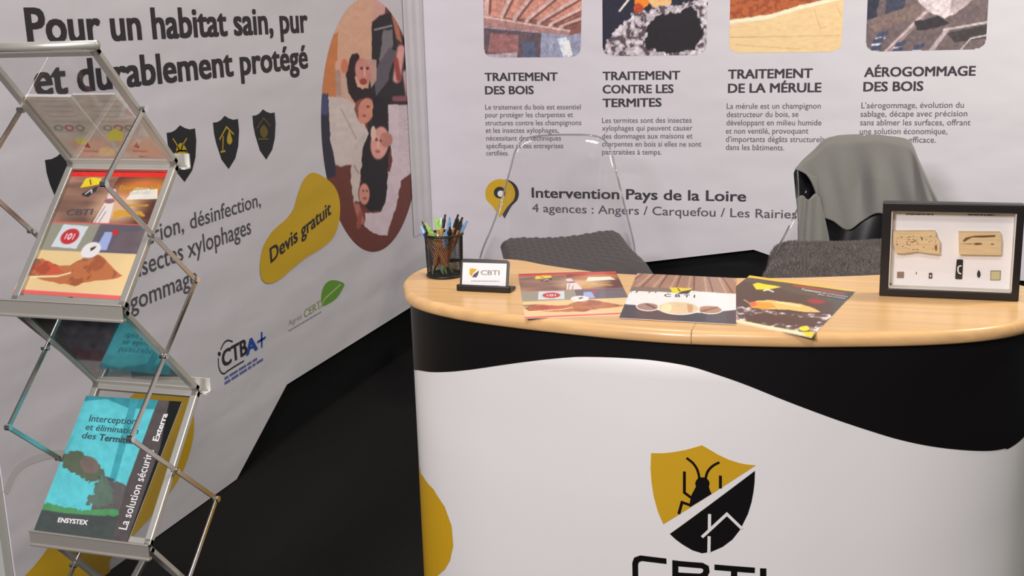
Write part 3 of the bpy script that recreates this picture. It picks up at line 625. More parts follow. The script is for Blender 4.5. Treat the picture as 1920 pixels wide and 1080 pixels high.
def cb3(x, y):
    p = Paint(x, y, (52, 46, 44)); p.poly([(1400, 510), (1620, 540), (1615, 549), (1400, 520)], (222, 178, 40)); p.poly([(1411, 533), (1420, 530), (1466, 538), (1440, 543), (1418, 543)], (238, 206, 30)); p.line((1432, 545), (1440, 543), 2.5, (220, 220, 220)); p.line((1440, 543), (1450, 547), 2.5, (220, 220, 220))
    p.line((1488, 535), (1585, 551), 3.5, (150, 26, 30)); p.ell(1530, 565, 17, 5, (140, 24, 40), 5, .5)
    p.poly([(1300, 575), (1400, 575), (1480, 588), (1560, 590), (1552, 602), (1530, 640), (1400, 620), (1300, 600)], (148, 134, 134), 5, .1); n = fbm(x*.09, y*.25, 3, 4); rk_ = (p.c[:, 1] > 100) & (y > 568+(x-1400)*.08) & (p.c[:, 2] > 90); p.put(((n < .47) & rk_)*.85, (56, 46, 46)); p.put(((n > .64) & rk_)*.8, (232, 224, 222))
    p.poly([(1395, 593), (1430, 586), (1490, 592), (1540, 598), (1530, 612), (1480, 608), (1400, 604)], (60, 44, 42), 4, .1)
    p.poly([(1405, 571), (1418, 564), (1440, 562), (1470, 566), (1500, 570), (1525, 577), (1540, 586), (1510, 585), (1470, 580), (1430, 580), (1410, 577)], (240, 182, 106), 1); p.poly([(1405, 571), (1420, 566), (1445, 568), (1455, 576), (1430, 580), (1410, 577)], (238, 150, 40), 1); p.ell(1412, 570, 7, 4.5, (216, 96, 60)); p.line((1395, 562), (1406, 569), 2, (190, 150, 120)); p.line((1455, 566), (1500, 574), 3, (252, 214, 160))
    p.poly([(1375, 598), (1500, 622), (1520, 628), (1519, 632), (1375, 604)], (226, 216, 170)); p.ell(1508, 616, 10, 4.5, (236, 214, 20)); p.poly([(1505, 622), (1528, 622), (1522, 634), (1512, 630)], (236, 200, 20)); return p.c
B3 = [(1405.6, 516.5), (1605, 545), (1521.5, 633), (1313, 590)]
t3, pl3 = brochure('brochure', B3, ZT, cb3, 'black brochure with orange termite and yellow edge, rightmost on the counter', nu=240, nv=130)
text('brochure_title', pl3, [('Traitement et prévention', (1500, 544.5), (1588, 558.5), (1504, 541))], WHITEINK, t3, off=.0006, bold=.01)
text('brochure_title', pl3, [('des termites', (1532, 553.5), (1584, 561.5), (1535, 550.5))], WHITEINK, t3, off=.0006, bold=.01)
t2, pl2 = brochure('brochure', B2, ZT+.0015, cb2, 'white and charcoal brochure with three oval pictures, middle of three on the counter', nu=230, nv=120)
text('brochure_title', pl2, [('C B T I', (1245, 556.5), (1303, 558.5), (1246, 551.5))], INKG, t2, off=.0006, bold=.01)

# ------------------------------------------------------------------ framed specimen box
YF = 2.60
fl = at(1, YF, 1650, 555); fr = at(1, YF, 1908, 563)
X0, X1 = fl[0]-.002, fr[0]+.002; Z0, Z1 = ZT+.0005, at(1, YF, 1655, 380)[2]; DP = .034
fb = thing('specimen_frame', 'black shadow-box frame with two wood samples standing at the right end of the counter', 'picture frame', ((X0+X1)/2, YF, ZT))
tilt = .0
bw = .0185
f = MB(); oo = [(X0, Z0), (X1, Z0), (X1, Z1), (X0, Z1)]; ii_ = [(X0+bw, Z0+bw*.95), (X1-bw*.8, Z0+bw*.95), (X1-bw*.8, Z1-bw), (X0+bw, Z1-bw)]
VV = [(x, y, z) for y in (YF, YF+DP) for x, z in oo+ii_]
f.add(VV, [g for i in range(4) for j in [(i+1) % 4] for g in ([i, j, 4+j, 4+i], [8+j, 8+i, 12+i, 12+j], [j, i, 8+i, 8+j], [4+i, 4+j, 12+j, 12+i])])
bevel(f.build('frame', BLACKF, fb), .002)
BD = YF+DP-.004
MB().box((X0+bw*.5, BD, Z0+.006), (X1-bw*.4, BD+.003, Z1-.006)).build('backing_board', mat('board_white', (.88, .86, .84), .7), fb)
lin4 = MB(); lin4.box((X0+bw, YF+.003, Z0+bw*.95), (X1-bw*.8, BD, Z0+bw*.95+.002)); lin4.box((X0+bw, YF+.003, Z0+bw), (X0+bw+.002, BD, Z1-bw)); lin4.box((X1-bw*.8-.002, YF+.003, Z0+bw), (X1-bw*.8, BD, Z1-bw)); lin4.build('lining', mat('lining_cream', (.72, .68, .6), .7), fb)
MB().box((X0+bw, YF+.004, Z0+bw), (X1-bw*.8, YF+.0055, Z1-bw)).build('glass', clear('frame_glass', .7, .99), fb)
BP = Plane((0, BD, 0), (1, 0, 0), (0, 0, 1))
K = lambda P: cp(P, 4.696, 1640, 370)
def slab(name, P, th, m, parent, lab=None, wob=None):
    uv = np.array([BP.uv(*p) for p in P]); V2, Fc = poly2d(uv); n = len(V2)
    A = BP.to3(uv, th).tolist(); B = BP.to3(uv, 0).tolist()
    return obj(name, A+B, Fc+[[i+n for i in f_[::-1]] for f_ in Fc]+[[i, (i+1) % n, n+(i+1) % n, n+i] for i in range(n)], m, parent, label=lab)
WOODS = mat('pale_wood', lin((224, 196, 148)), .7, wood=(20, 90, 300))
b1 = slab('wood_sample', K([(165, 290), (530, 288), (545, 340), (572, 380), (570, 490), (480, 482), (370, 465), (250, 482), (185, 478), (165, 400)]), .016, WOODS, fb, 'pale wood sample riddled with small holes')
b2_ = slab('wood_sample', K([(738, 296), (1100, 298), (1112, 370), (1108, 495), (742, 490)]), .016, WOODS, fb, 'pale wood sample with long galleries')
BPF = Plane((0, BD-.0162, 0), (1, 0, 0), (0, 0, 1)); HOLE = mat('gallery_brown', lin((120, 84, 48)), .9)
r = random.Random(2); hs = []
for k in range(34):
    cx, cy = r.uniform(190, 550), r.choice([r.uniform(340, 400), r.uniform(410, 465)]); a, b = r.uniform(3, 9), r.uniform(2, 6)
    hs.append(K([(cx+a*math.cos(t), cy+b*math.sin(t)) for t in np.linspace(0, 6.28, 8)[:-1]]))
hs += [K([(300, 385), (330, 392), (370, 372), (368, 380), (330, 400)]), K([(400, 345), (425, 360), (420, 385), (412, 370)]), K([(528, 425), (550, 430), (545, 472), (535, 470)])]
shape('worm_hole', BPF, hs, HOLE, b1, off=.0004, kind='stuff')
shape('gallery', BPF, [K([(775, 385), (800, 355), (880, 338), (1062, 332), (1060, 348), (960, 354), (860, 352), (820, 372), (790, 392)])], HOLE, b2_, off=.0004)
shape('gallery', BPF, [K([(865, 408), (900, 400), (945, 404), (940, 416), (890, 420)])], HOLE, b2_, off=.0004)
shape('gallery', BPF, [K([(1018, 412), (1035, 406), (1056, 412), (1035, 420)])], HOLE, b2_, off=.0004)
shape('split_line', BPF, [K([(750, 410), (850, 412), (862, 408), (850, 406)])], HOLE, b2_, off=.0004)
slab('specimen_chip', K([(197, 655), (258, 655), (256, 708), (196, 708)]), .002, mat('chip_brown', lin((140, 118, 100)), .7), fb, 'brown square chip')
slab('specimen_chip', K([(1020, 645), (1110, 645), (1106, 728), (1017, 728)]), .002, mat('chip_rim', lin((120, 110, 90)), .7), fb, 'olive square chip with dark rim')
slab('specimen_chip', K([(1026, 650), (1104, 650), (1101, 723), (1022, 723)]), .0026, mat('chip_olive', lin((200, 192, 140)), .7), fb, 'olive face of the square chip')
slab('specimen_label', K([(722, 549), (730, 546), (772, 548), (778, 553), (770, 715), (760, 720), (714, 718), (708, 712)]), .002, BLACKF, fb, 'black tab with a white curl')
shape('larva', BP, [K([(765, 600), (738, 608), (733, 640), (742, 665), (762, 670)])], WHITEINK, fb, off=.0026, stroke=.0028, smooth=4)
slab('specimen_label', K([(478, 665), (506, 665), (506, 713), (475, 713)]), .002, BLACKF, fb, 'small black tab with a white dot')
shape('larva', BP, [K([(486, 682), (498, 682), (496, 700), (486, 700)])], WHITEINK, fb, off=.0026)
slab('pinned_insect', K([(903, 660), (914, 638), (928, 655), (932, 680), (922, 705), (905, 700), (900, 680)]), .003, mat('insect_dark', (.03, .03, .03), .5), fb, 'dark pinned insect')
slab('pinned_insect', K([(363, 655), (370, 660), (369, 678), (362, 672)]), .002, mat('insect_brown', (.12, .1, .09), .6), fb, 'tiny brown insect')
dashes(BP, [(K([(275, 154)])[0], K([(520, 156)])[0], .0022), (K([(820, 158)])[0], K([(1055, 162)])[0], .0022)], INKG, fb, name='caption')
shape('caption', BP, [K([(95, 757), (150, 757), (150, 768), (95, 768)])], INKG, fb)

# ------------------------------------------------------------------ pen cup and pens
pc = at(2, ZT, 835, 517); RC = .0465; HC = .108
cupt = thing('pen_cup', 'black wire mesh pen cup at the left end of the counter', 'pen holder', (pc[0], pc[1], ZT))
wm = MB()
NW = 56
for sgn in (-1, 1):
    for k in range(NW):
        a0 = 2*math.pi*k/NW; P = []
        for j in range(13):
            a = a0+sgn*j*.115; rr = RC-.003+.003*j/12; P.append((pc[0]+rr*math.cos(a), pc[1]+rr*math.sin(a), ZT+.006+(HC-.010)*j/12))
        wm.tube(P, .00072, 3, cap=False)
WIRE = mat('black_wire', (.012, .012, .012), .4)
wm.build('wire_mesh', WIRE, cupt, kind='stuff', smooth=True)
def ring(c, R_, z, r, n=40): return [(c[0]+R_*math.cos(2*math.pi*k/n), c[1]+R_*math.sin(2*math.pi*k/n), z) for k in range(n+1)]
MB().tube(ring(pc, RC+.0005, ZT+HC-.003, .0), .0032, 8, cap=False).build('rim', WIRE, cupt, smooth=True)
MB().tube(ring(pc, RC-.003, ZT+.004, .0), .0038, 8, cap=False).build('foot_ring', WIRE, cupt, smooth=True)
MB().tube([(pc[0], pc[1], ZT+.001), (pc[0], pc[1], ZT+.004)], RC-.004, 32).build('cup_floor', WIRE, cupt)
KRAFT = mat('kraft_barrel', lin((196, 134, 84)), .6); 
pcol = {'lime green': lin((170, 216, 110)), 'pale blue': lin((128, 170, 214)), 'black': (.02, .02, .022), 'pale green': lin((214, 240, 190))}
pens = [((816, 405), 'lime green', 0), ((828, 409), 'pale green', .01), ((835, 402), 'black', .015), ((843, 407), 'pale blue', -.005), ((859, 402), 'black', .01), ((867, 408), 'black', -.01), ((876, 414), 'pale blue', .0), ((792, 415), 'black', .0), ((797, 418), 'lime green', -.012), ((789, 424), 'pale blue', .01), ((806, 428), 'lime green', -.02), ((844, 426), 'black', -.022), ((837, 432), 'pale blue', -.025), ((862, 418), 'black', .02), ((823, 414), 'lime green', .02)]
PLAB = ['kraft pen with lime green clip, tallest green one in the mesh cup', 'kraft pen with very pale green clip, just right of the tall lime one', 'kraft pen with black clip standing just left of the tall pale blue pen', 'kraft pen with pale blue clip at the middle of the mesh cup', 'kraft pen with black clip, tallest black one right of the middle of the cup', 'kraft pen with black clip next to the rightmost blue pen in the cup', 'kraft pen with pale blue clip, rightmost in the mesh cup, leaning right', 'kraft pen with black top, leftmost black one in the mesh cup', 'kraft pen with lime green clip leaning left beside the leftmost black pen', 'kraft pen with pale blue clip, leftmost and leaning out of the mesh cup', 'short kraft pen with lime green clip in front of the tall lime one', 'short kraft pen with black clip in front at the middle of the cup', 'short kraft pen with pale blue clip in front, left of the short black one', 'kraft pen with black clip at the back of the cup, between two taller black pens', 'kraft pen with lime green clip at the back, behind the pale green pen']
for i, (px, cn, dy) in enumerate(pens):
    tp = Vector(at(1, pc[1]+dy, *px)); r_ = random.Random(30+i)
    dx = tp.x-pc[0]
    b = Vector((pc[0]-dx*.25+r_.uniform(-.026, .026), pc[1]-dy*.8+r_.uniform(-.022, .02), ZT+.006))
    rr = math.hypot(b.x-pc[0], b.y-pc[1]); 
    if rr > RC-.012: b.x = pc[0]+(b.x-pc[0])*(RC-.012)/rr; b.y = pc[1]+(b.y-pc[1])*(RC-.012)/rr
    d = (tp-b).normalized(); Lp = .142; tp = b+d*min((tp-b).length, .165)
    Lp = (tp-b).length; CM = mat('pen_'+cn.replace(' ', '_'), pcol[cn], .3)
    t = thing('pen', PLAB[i], 'pen', tuple(b), 'pens in the mesh cup')
    MB().tube([b+d*.022, b+d*(Lp-.034)], .0043, 10).build('barrel', KRAFT, t, smooth=False)
    MB().tube([b, b+d*.004, b+d*.022, b+d*.0225], [.0008, .0018, .0045, .0045], 10).build('tip', CM, t)
    MB().tube([b+d*(Lp-.034), b+d*(Lp-.012), b+d*(Lp-.0115), b+d*Lp], [.0048, .0044, .0028, .0026], 10).build('button', CM, t)
    sd = Vector((math.cos(i*1.7), -abs(math.sin(i*1.7)), 0)); MB().bar(b+d*(Lp-.012)+sd*.0065, b+d*(Lp-.05)+sd*.0065, .004, .0016, side=sd.cross(d)).bar(b+d*(Lp-.013)+sd*.003, b+d*(Lp-.013)+sd*.0072, .004, .003, side=(0, 0, 1)).build('clip', CM, t)

# ------------------------------------------------------------------ business card stand
hb = at(2, ZT, 906, 548); HX, HY = hb[0], hb[1]
pxm = abs(at(1, HY, 958, 548)[0]-at(1, HY, 857, 548)[0])
hw = pxm/2
ch = thing('card_stand', 'dark plastic stand holding a white business card with yellow shield', 'card holder', (HX, HY, ZT))
e1 = bevel(MB().box((HX-hw, HY, ZT+.0005), (HX+hw, HY+.045, ZT+.008)).build('base', BLACKM, ch), .003)
bevel(MB().box((HX-hw, HY-.001, ZT+.0005), (HX+hw, HY+.006, ZT+.016)).build('front_lip', BLACKM, ch), .003)
ztop = at(1, HY+.035, 900, 486)[2]
c0, c1_ = Vector((HX-.004, HY+.016, ZT+.006)), Vector((HX-.004, HY+.036, ztop))
dn = (c1_-c0).normalized(); nn = dn.cross(Vector((1, 0, 0)));
if nn.y > 0: nn = -nn
CPL = Plane(np.array(c0+nn*.0026), (1, 0, 0), np.array(dn))
Lc = (c1_-c0).length; hp = hw*.90; rc = .009; rp = [(-hp, 0), (hp, 0)]+[(hp-rc+rc*math.cos(a), Lc-rc+rc*math.sin(a)) for a in np.linspace(0, math.pi/2, 7)]+[(-hp+rc-rc*math.sin(a), Lc-rc+rc*math.cos(a)) for a in np.linspace(0, math.pi/2, 7)]
fa, ba = CPL.to3(np.array(rp), -.0012).tolist(), CPL.to3(np.array(rp), -.0045).tolist(); nr = len(rp)
MB().add(fa+ba, [list(range(nr)), [nr+i for i in range(nr)][::-1]]+[[i, nr+i, nr+(i+1) % nr, (i+1) % nr] for i in range(nr)]).build('back_plate', BLACKM, ch)
cardpx = [(868, 492), (950, 494.5), (948, 537), (866, 535)]
C4 = [CPL.to3(CPL.uv(*p), 0) for p in cardpx]; lo4 = [c-np.array(nn)*.0009 for c in C4]
cd = MB().add(C4+lo4, [[0, 3, 2, 1], [4, 5, 6, 7], [0, 1, 5, 4], [1, 2, 6, 5], [2, 3, 7, 6], [3, 0, 4, 7]]).build('business_card', mat('card_white', (.86, .82, .82), .5), None, label='white business card with yellow shield propped in the dark stand', cat='business card')
tag(cd)
kk = lambda P: cp(P, 6, 780, 390)
shape('card_shield', CPL, [kk([(605, 682), (630, 678), (690, 690), (640, 735), (625, 770), (600, 740)])], YEL, cd, off=.0004)
shape('card_shield', CPL, [kk([(710, 702), (700, 745), (680, 780), (630, 778), (650, 745)])], INKG, cd, off=.0004, label='dark half of the small shield')
text('card_lettering', CPL, [('CBTI', kk([(728, 752)])[0], kk([(940, 754)])[0], kk([(729, 700)])[0])], INKL, cd, off=.0004, bold=.015)
dashes(CPL, [(kk([(620, 825)])[0], kk([(940, 828)])[0], .0016), (kk([(560, 868)])[0], kk([(700, 872)])[0], .0009), (kk([(830, 876)])[0], kk([(930, 877)])[0], .0009)], INKL, cd, off=.0004)

# ------------------------------------------------------------------ folding brochure rack
Yf, Yk = 1.80, 2.02; XA, XB = -1.624, -1.362; PW = .016
rk = thing('brochure_rack', 'folding zigzag aluminium brochure rack with clear pockets left of the counter', 'display rack', ((XA+XB)/2, 1.91, 0))
zz = [(Yf, 1.520), (Yk, 1.281), (Yf, 1.032), (Yk, .804), (Yf, .545), (Yk, .290), (Yf, .022)]
PL = []
for i in range(6):
    (ya, za), (yb2, zb2) = zz[i], zz[i+1]
    a = Vector((0, ya, za)); b = Vector((0, yb2, zb2)); dd = (b-a).normalized(); a2 = a+dd*.004; b2v = b-dd*.004
    pn = thing('x', '', '', (0, 0, 0)); bpy.data.objects.remove(pn)
    fm = MB()
    for X in (XA+PW/2, XB-PW/2): fm.bar((X, a2.y, a2.z), (X, b2v.y, b2v.z), PW, .012)
    for e_ in (a2+dd*.007, b2v-dd*.007): fm.bar((XA, e_.y, e_.z), (XB, e_.y, e_.z), .014, .012, side=dd)
    pf = bevel(fm.build('panel_frame', ALU if i % 2 else mat('aluminium_soft', (.62, .60, .54), .4, metal=.6), rk), .002)
    pl = Plane((XA, a.y, a.z), (1, 0, 0), tuple(-dd)); PL.append((pl, dd, a, b))
    nrm = Vector(pl.N)
    pa = a2+dd*.012; pb = b2v-dd*.012
    MB().bar(((XA+XB)/2, pa.y+nrm.y*.0035, pa.z+nrm.z*.0035), ((XA+XB)/2, pb.y+nrm.y*.0035, pb.z+nrm.z*.0035), XB-XA-2*PW+.004, .0016).build('clear_pocket', CLEAR, pf)
def lip(y, z, w, name='tray_lip'):
    m_ = MB(); m_.bar((XA-.020, y, z), (XB+.003, y, z), .003, .030, side=(0, 1, 0)); m_.bar((XA-.020, y+.002, z-.015), (XB+.003, y+.002, z-.015), .012, .006, side=(0, 1, 0)); m_.bar((XA-.020, y-.001, z+.0155), (XB+.003, y-.001, z+.0155), .006, .003, side=(0, 1, 0))
    return bevel(m_.build(name, mat('tray_aluminium', (.52, .49, .43), .42, metal=.6), rk), .0015)
lip(Yf-.010, 1.028, 0); lip(Yf-.010, .540, 0); lip(Yf-.010, .020, 0)
for z in (1.281, .804, .290):
    MB().box((XA, Yk+.006, z-.012), (XB+.011, Yk+.024, z-.009)).box((XA, Yk+.022, z-.012), (XB+.011, Yk+.025, z+.018)).build('rear_tray', mat('tray_white', (.8, .78, .72), .4), rk)
    MB().tube([(XA-.004, Yk, z), (XB+.004, Yk, z)], .005, 10).build('hinge_rod', ALU, rk)
MB().tube([(XA-.004, Yf, 1.523), (XB+.004, Yf, 1.523)], .0085, 12).build('top_rod', mat('rod_cream', (.74, .72, .64), .35, metal=.6), rk, smooth=True)
# scissor links on both sides
for X in (XA-.009, XB+.012):
    zl = [(1.905, 1.400), (1.765, 1.277), (2.025, 1.040), (1.760, .790), (2.025, .556), (1.765, .300), (1.905, .16)]
    for (ya, za), (yb2, zb2) in zip(zl[:-1], zl[1:]):
        lk = bevel(MB().bar((X, ya, za), (X, yb2, zb2), .0045, .010).build('link_bar', mat('link_aluminium', (.60, .57, .53), .25, metal=1), rk), .001)
    for (ya, za) in zl: MB().tube([(X-.006, ya, za), (X+.006, ya, za)], .0065, 10).build('pivot', CHROME, rk)
    for k in (1, 2, 3, 4):
        ym, zm = (zl[k][0]+zl[k+1][0])/2, (zl[k][1]+zl[k+1][1])/2
        MB().tube([(X-.010, ym, zm), (X+.006, ym, zm)], .005, 8).build('pivot', CHROME, rk)

# items in the rack (each but the teal reflection sheet slides out: things of their own)
def leaflet(i, px, fn, lab, cat='brochure', off=.0015, th=.0018, nu=150, nv=180, gain=1.5, uvmode=False, name='brochure', m=GLOSSP, zoff=0):
    pl = PL[i][0]; pl2_ = Plane(pl.O+pl.N*(off-.0045), pl.U, pl.V); C4 = [pl2_.to3(pl2_.uv(*p)) for p in px]; lo = [c-pl2_.N*th for c in C4]; ce = sum(C4)/4
    t = thing(name, lab, cat, tuple(ce), 'leaflets in the folding rack')
    MB().add(C4+lo, [[0, 3, 2, 1], [4, 5, 6, 7], [0, 1, 5, 4], [1, 2, 6, 5], [2, 3, 7, 6], [3, 0, 4, 7]]).build('pages', PAPER, t)
    painted('cover', quad3(pl2_, px, .0003), nu, nv, fn, m, t, gain, uvmode=uvmode); return t, pl2_
tm, plm = leaflet(1, [(137, 319), (326, 320), (224, 562), (24, 549)], merule, 'dry rot brochure with red top band in the upper pocket of the rack', uvmode=True, nu=170, nv=210, gain=1.4)
text('brochure_title', plm, [('Élimination de la', (223, 358), (302, 355), (226, 349))], mat('ink_yellow'), tm, off=.0007, bold=.02)
text('brochure_title', plm, [('mérule', (243, 365), (280, 364), (246, 357))], WHITEINK, tm, off=.0007, bold=.02)
text('brochure_title', plm, [('CBTI', (123, 404), (172, 403), (127, 393))], INKG, tm, off=.0007, bold=.02)
text('brochure_title', plm, [('CBTI', (154, 487), (174, 487), (155, 483))], INKL, tm, off=.0007)
def ter(x, y):
    p = Paint(x, y, (84, 84, 84)); p.poly([(150, 735), (300, 740), (236, 912), (160, 880), (110, 960), (77, 950)], (96, 200, 208)); p.poly([(77, 950), (140, 820), (200, 850), (250, 800), (240, 905), (222, 962), (120, 960)], (96, 200, 208)); p.poly([(200, 893), (237, 910), (222, 966), (170, 962), (180, 905)], (98, 96, 94), 2)
    p.poly([(160, 736), (300, 742), (290, 768), (240, 765), (200, 748), (158, 752)], (58, 146, 156)); p.poly([(240, 768), (246, 740), (262, 742), (216, 905), (205, 900)], (66, 160, 170))
    p.poly([(115, 855), (135, 848), (160, 850), (185, 868), (200, 895), (170, 905), (150, 895), (118, 875)], (92, 104, 84), 6, .15); p.ell(168, 872, 19, 15, (118, 106, 98), 35); p.line((185, 895), (212, 900), 5, (70, 90, 90)); p.poly([(175, 920), (190, 890), (205, 895), (215, 945), (185, 950), (160, 945)], (96, 116, 104), 7, .15)
    p.poly([(75, 940), (110, 948), (150, 956), (222, 955), (224, 968), (130, 966), (72, 958)], (84, 150, 96), 3, .2); p.poly([(60, 1010), (76, 955), (120, 962), (222, 970), (212, 1030)], (74, 82, 80))
    p.poly([(300, 745), (345, 750), (240, 1025), (210, 1015), (236, 912)], (86, 80, 80)); p.poly([(318, 748), (345, 750), (242, 1025), (236, 1022), (300, 840)], (30, 30, 30)); n = fbm(x*.1, y*.1); p.c *= (.93+.14*n)[:, None]; return p.c
tt, plt = leaflet(3, [(162, 742), (341, 753), (239, 1017), (60, 1003)], ter, 'turquoise and black termite brochure in the lower pocket of the rack', off=.0135, nu=170, nv=230, gain=1.0)
k8 = lambda a, b: (60+a/3.375, 720+b/3.375)
text('brochure_title', plt, [('Interception', k8(360, 237), k8(655, 258), k8(372, 196)), ('et élimination', k8(336, 290), k8(668, 318), k8(350, 252)), ('des', k8(312, 343), k8(400, 352), k8(328, 305))], mat('ink_teal_dark', (.03, .07, .08), .5), tt, off=.0007, bold=.006)
text('brochure_title', plt, [('Termites', k8(420, 357), k8(640, 381), k8(432, 316))], mat('ink_teal_dark'), tt, off=.0007, bold=.028)
text('brochure_title', plt, [('La solution sécurité', k8(600, 925), k8(775, 420), k8(548, 915))], WHITEINK, tt, off=.0007, bold=.008)
text('brochure_title', plt, [('Exterra', k8(800, 365), k8(862, 190), k8(762, 358))], WHITEINK, tt, off=.0007, bold=.03)
text('brochure_title', plt, [('ENSYSTEX', k8(162, 875), k8(350, 893), k8(170, 845))], WHITEINK, tt, off=.0007, bold=.04)
def par(dx, lg):
    def f_(x, y):
        p = Paint(x, y, (176, 166, 152)); g = 1-.0009*(y-180); 
        for k in range(7): p.line((70+dx+k*7, 190+k*9.5), (128+dx+k*5, 190+k*9.5), 1.6, (150, 142, 132), 1)
        for k, c in enumerate(((120, 128, 118), (150, 90, 92), (120, 120, 100))): p.ell(110+dx+k*20, 240, 9, 5.5, c, 10, .4); p.ell(110+dx+k*20, 240, 5, 3, (176, 166, 152), 10)
        p.poly([(120+dx, 262), (200+dx, 258), (240+dx, 300), (160+dx, 300)], (190, 158, 136)); p.poly([(158+dx, 275), (164+dx, 266), (170+dx, 278)], (150, 50, 36)); p.line((158+dx, 283), (183+dx, 284), 3, (186, 110, 96))  # red shield mark and bar painted in for the poster's mirrored reflection
        if lg: p.poly([(200, 253), (215, 240), (232, 250), (228, 264), (205, 262)], (226, 200, 60), 1)
        else: p.poly([(140, 262), (160, 259), (162, 268), (148, 270)], (214, 188, 80), 1)
        p.line((170+dx, 294), (195+dx, 296), 2.5, (90, 84, 80)); p.mod(.08, .05, .1); return p.c
    return f_
PAPERP = mat('matte_print', rough=.55, attr='Col')
leaflet(0, [(42, 181), (132, 182), (229, 300), (136, 300)], par(0, 0), 'cream leaflet with pale print, left one in the top pocket of the rack', nu=90, nv=110, th=.007, m=PAPERP, gain=1.9)
leaflet(0, [(135, 178), (214, 177), (322, 300), (230, 300)], par(92, 1), 'cream leaflet with yellow patch, right one in the top pocket of the rack', nu=90, nv=110, th=.004, m=PAPERP, gain=1.9)
def dark3(x, y):
    p = Paint(x, y, (104, 94, 96)); p.poly([(80, 590), (120, 590), (118, 608), (95, 615)], (150, 130, 70), 2); p.poly([(30, 590), (110, 590), (100, 640), (60, 620)], (92, 76, 70), 3); p.poly([(110, 600), (220, 596), (205, 690), (190, 700), (130, 650)], (112, 104, 110), 6); p.poly([(120, 650), (200, 660), (186, 705)], (128, 88, 92), 3); p.mod(.25, .08, .1, 3, 6)
    return p.c
def cyan_reflection(x, y):
    p = Paint(x, y, (64, 140, 150)); p.poly([(195, 665), (330, 665), (360, 715), (180, 715)], (56, 104, 110), 4);  # teal and text bars painted in as the lower brochure's reflection in the acrylic
    for k in range(3): p.line((232+k*4, 632+k*9), (266+k*3, 634+k*9), 2.5, (44, 98, 112), 1)
    p.mod(.2, .08, .1, 3, 6); return p.c
leaflet(2, [(26, 590), (222, 596), (186, 706), (170, 706)], dark3, 'dusky leaflet back seen through the third pocket of the rack', nu=110, nv=80, gain=1.6)
leaflet(2, [(222, 596), (236, 598), (338, 706), (186, 706)], cyan_reflection, 'teal sheet in the third pocket of the rack, painted as the reflection of the turquoise brochure', nu=90, nv=80, gain=1.6)

# ------------------------------------------------------------------ chairs
def make_chair(cx, cy, rot, lab, ws=1.0):
    t = thing('clear_chair', lab, 'chair', (cx, cy, 0), 'clear chairs behind the counter')
    rim = np.array([(0, .19, 1.075), (.10, .187, 1.072), (.155, .18, 1.058), (.188, .165, 1.02), (.212, .14, .93), (.238, .09, .83), (.268, .01, .73), (.29, -.10, .66), (.29, -.20, .615), (.265, -.27, .56)])
    bas = np.array([(0, .10, .46), (.05, .095, .46), (.095, .08, .46), (.13, .055, .46), (.16, .02, .46), (.18, -.03, .46), (.19, -.09, .46), (.19, -.16, .46), (.175, -.22, .47), (.15, -.27, .485)])
    rim[:, 0] *= ws+(1-ws)*np.clip((.95-rim[:, 2])/.3, 0, 1)
    rim = smooth_poly(rim, 4, closed=False); bas = smooth_poly(bas, 4, closed=False); n = len(rim); cols_ = []
    mir = lambda A: np.concatenate([A[::-1]*np.array([-1, 1, 1]), A[1:]])
    rim2, bas2 = mir(rim), mir(bas); m_ = len(rim2); V = []
    rows = 14
    for r in range(rows+1):
        v = r/rows; w = v; P = bas2*(1-w)+rim2*w
        bulge = math.sin(math.pi*v)*.05; c = np.array([0, -.08, 0]); d = P-c; d[:, 2] = 0; L_ = np.linalg.norm(d, axis=1)[:, None]; P = P+d/np.maximum(L_, .05)*bulge*(1-.5*v)
        if r == rows: P = P+d/np.maximum(L_, .05)*.008
        V += P.tolist()
    Fc = [[r*m_+i, r*m_+i+1, (r+1)*m_+i+1, (r+1)*m_+i] for r in range(rows) for i in range(m_-1)]
    # seat pan: rings shrinking to the middle line
    cen = np.array([0, -.10, .435]); prev = 0
    base_i = len(V)
    for r in range(1, 6):
        k = r/6; P = bas2*(1-k)+(cen+np.array([0, -.16, .0])*0)*k; P[:, 2] = .46-.025*math.sin(k*1.57); P[:, 1] = bas2[:, 1]*(1-k)+k*(-.27+(.0)) if False else bas2[:, 1]*(1-k)+k*(-.12); V += P.tolist()
        a0 = 0 if r == 1 else base_i+(r-2)*m_; b0 = base_i+(r-1)*m_
        Fc += [[a0+i+1, a0+i, b0+i, b0+i+1] for i in range(m_-1)]
    V = np.array(V); V0 = V.copy(); c_, s_ = math.cos(rot), math.sin(rot); RM = np.array([[c_, -s_, 0], [s_, c_, 0], [0, 0, 1]])
    V = V@RM.T+np.array([cx, cy, 0])
    sh_ = obj('shell', V, Fc, CHAIRC, t, smooth=True); md = sh_.modifiers.new('s', 'SOLIDIFY'); md.thickness = .006; md.offset = 0
    md = sh_.modifiers.new('ss', 'SUBSURF'); md.levels = 1; md.render_levels = 1
    MB().tube([RM@p+np.array([cx, cy, 0]) for p in V0[rows*m_:(rows+1)*m_]], .0036, 8).build('shell_rim', EDGEC, t, smooth=True)
    for (a, b) in ((-.13, .05), (.13, .05), (-.13, -.2), (.13, -.2)):
        p = RM@np.array([a, b, .44])+np.array([cx, cy, 0]); q_ = RM@np.array([a*1.6, b*1.5-.03+(.04 if b > 0 else 0), 0.003])+np.array([cx, cy, 0])
        MB().tube([p, q_], [.014, .009], 12).build('leg', CHAIRC, t, smooth=True)
    return t, RM
CH1 = (-1.235, 4.40, math.radians(10)); CH2 = (-.095, 4.40, math.radians(2))
make_chair(*CH1, 'transparent shell chair with quilted grey cushion, left behind the counter')
make_chair(*CH2, 'transparent shell chair draped with a grey jumper, right behind the counter', ws=.78)

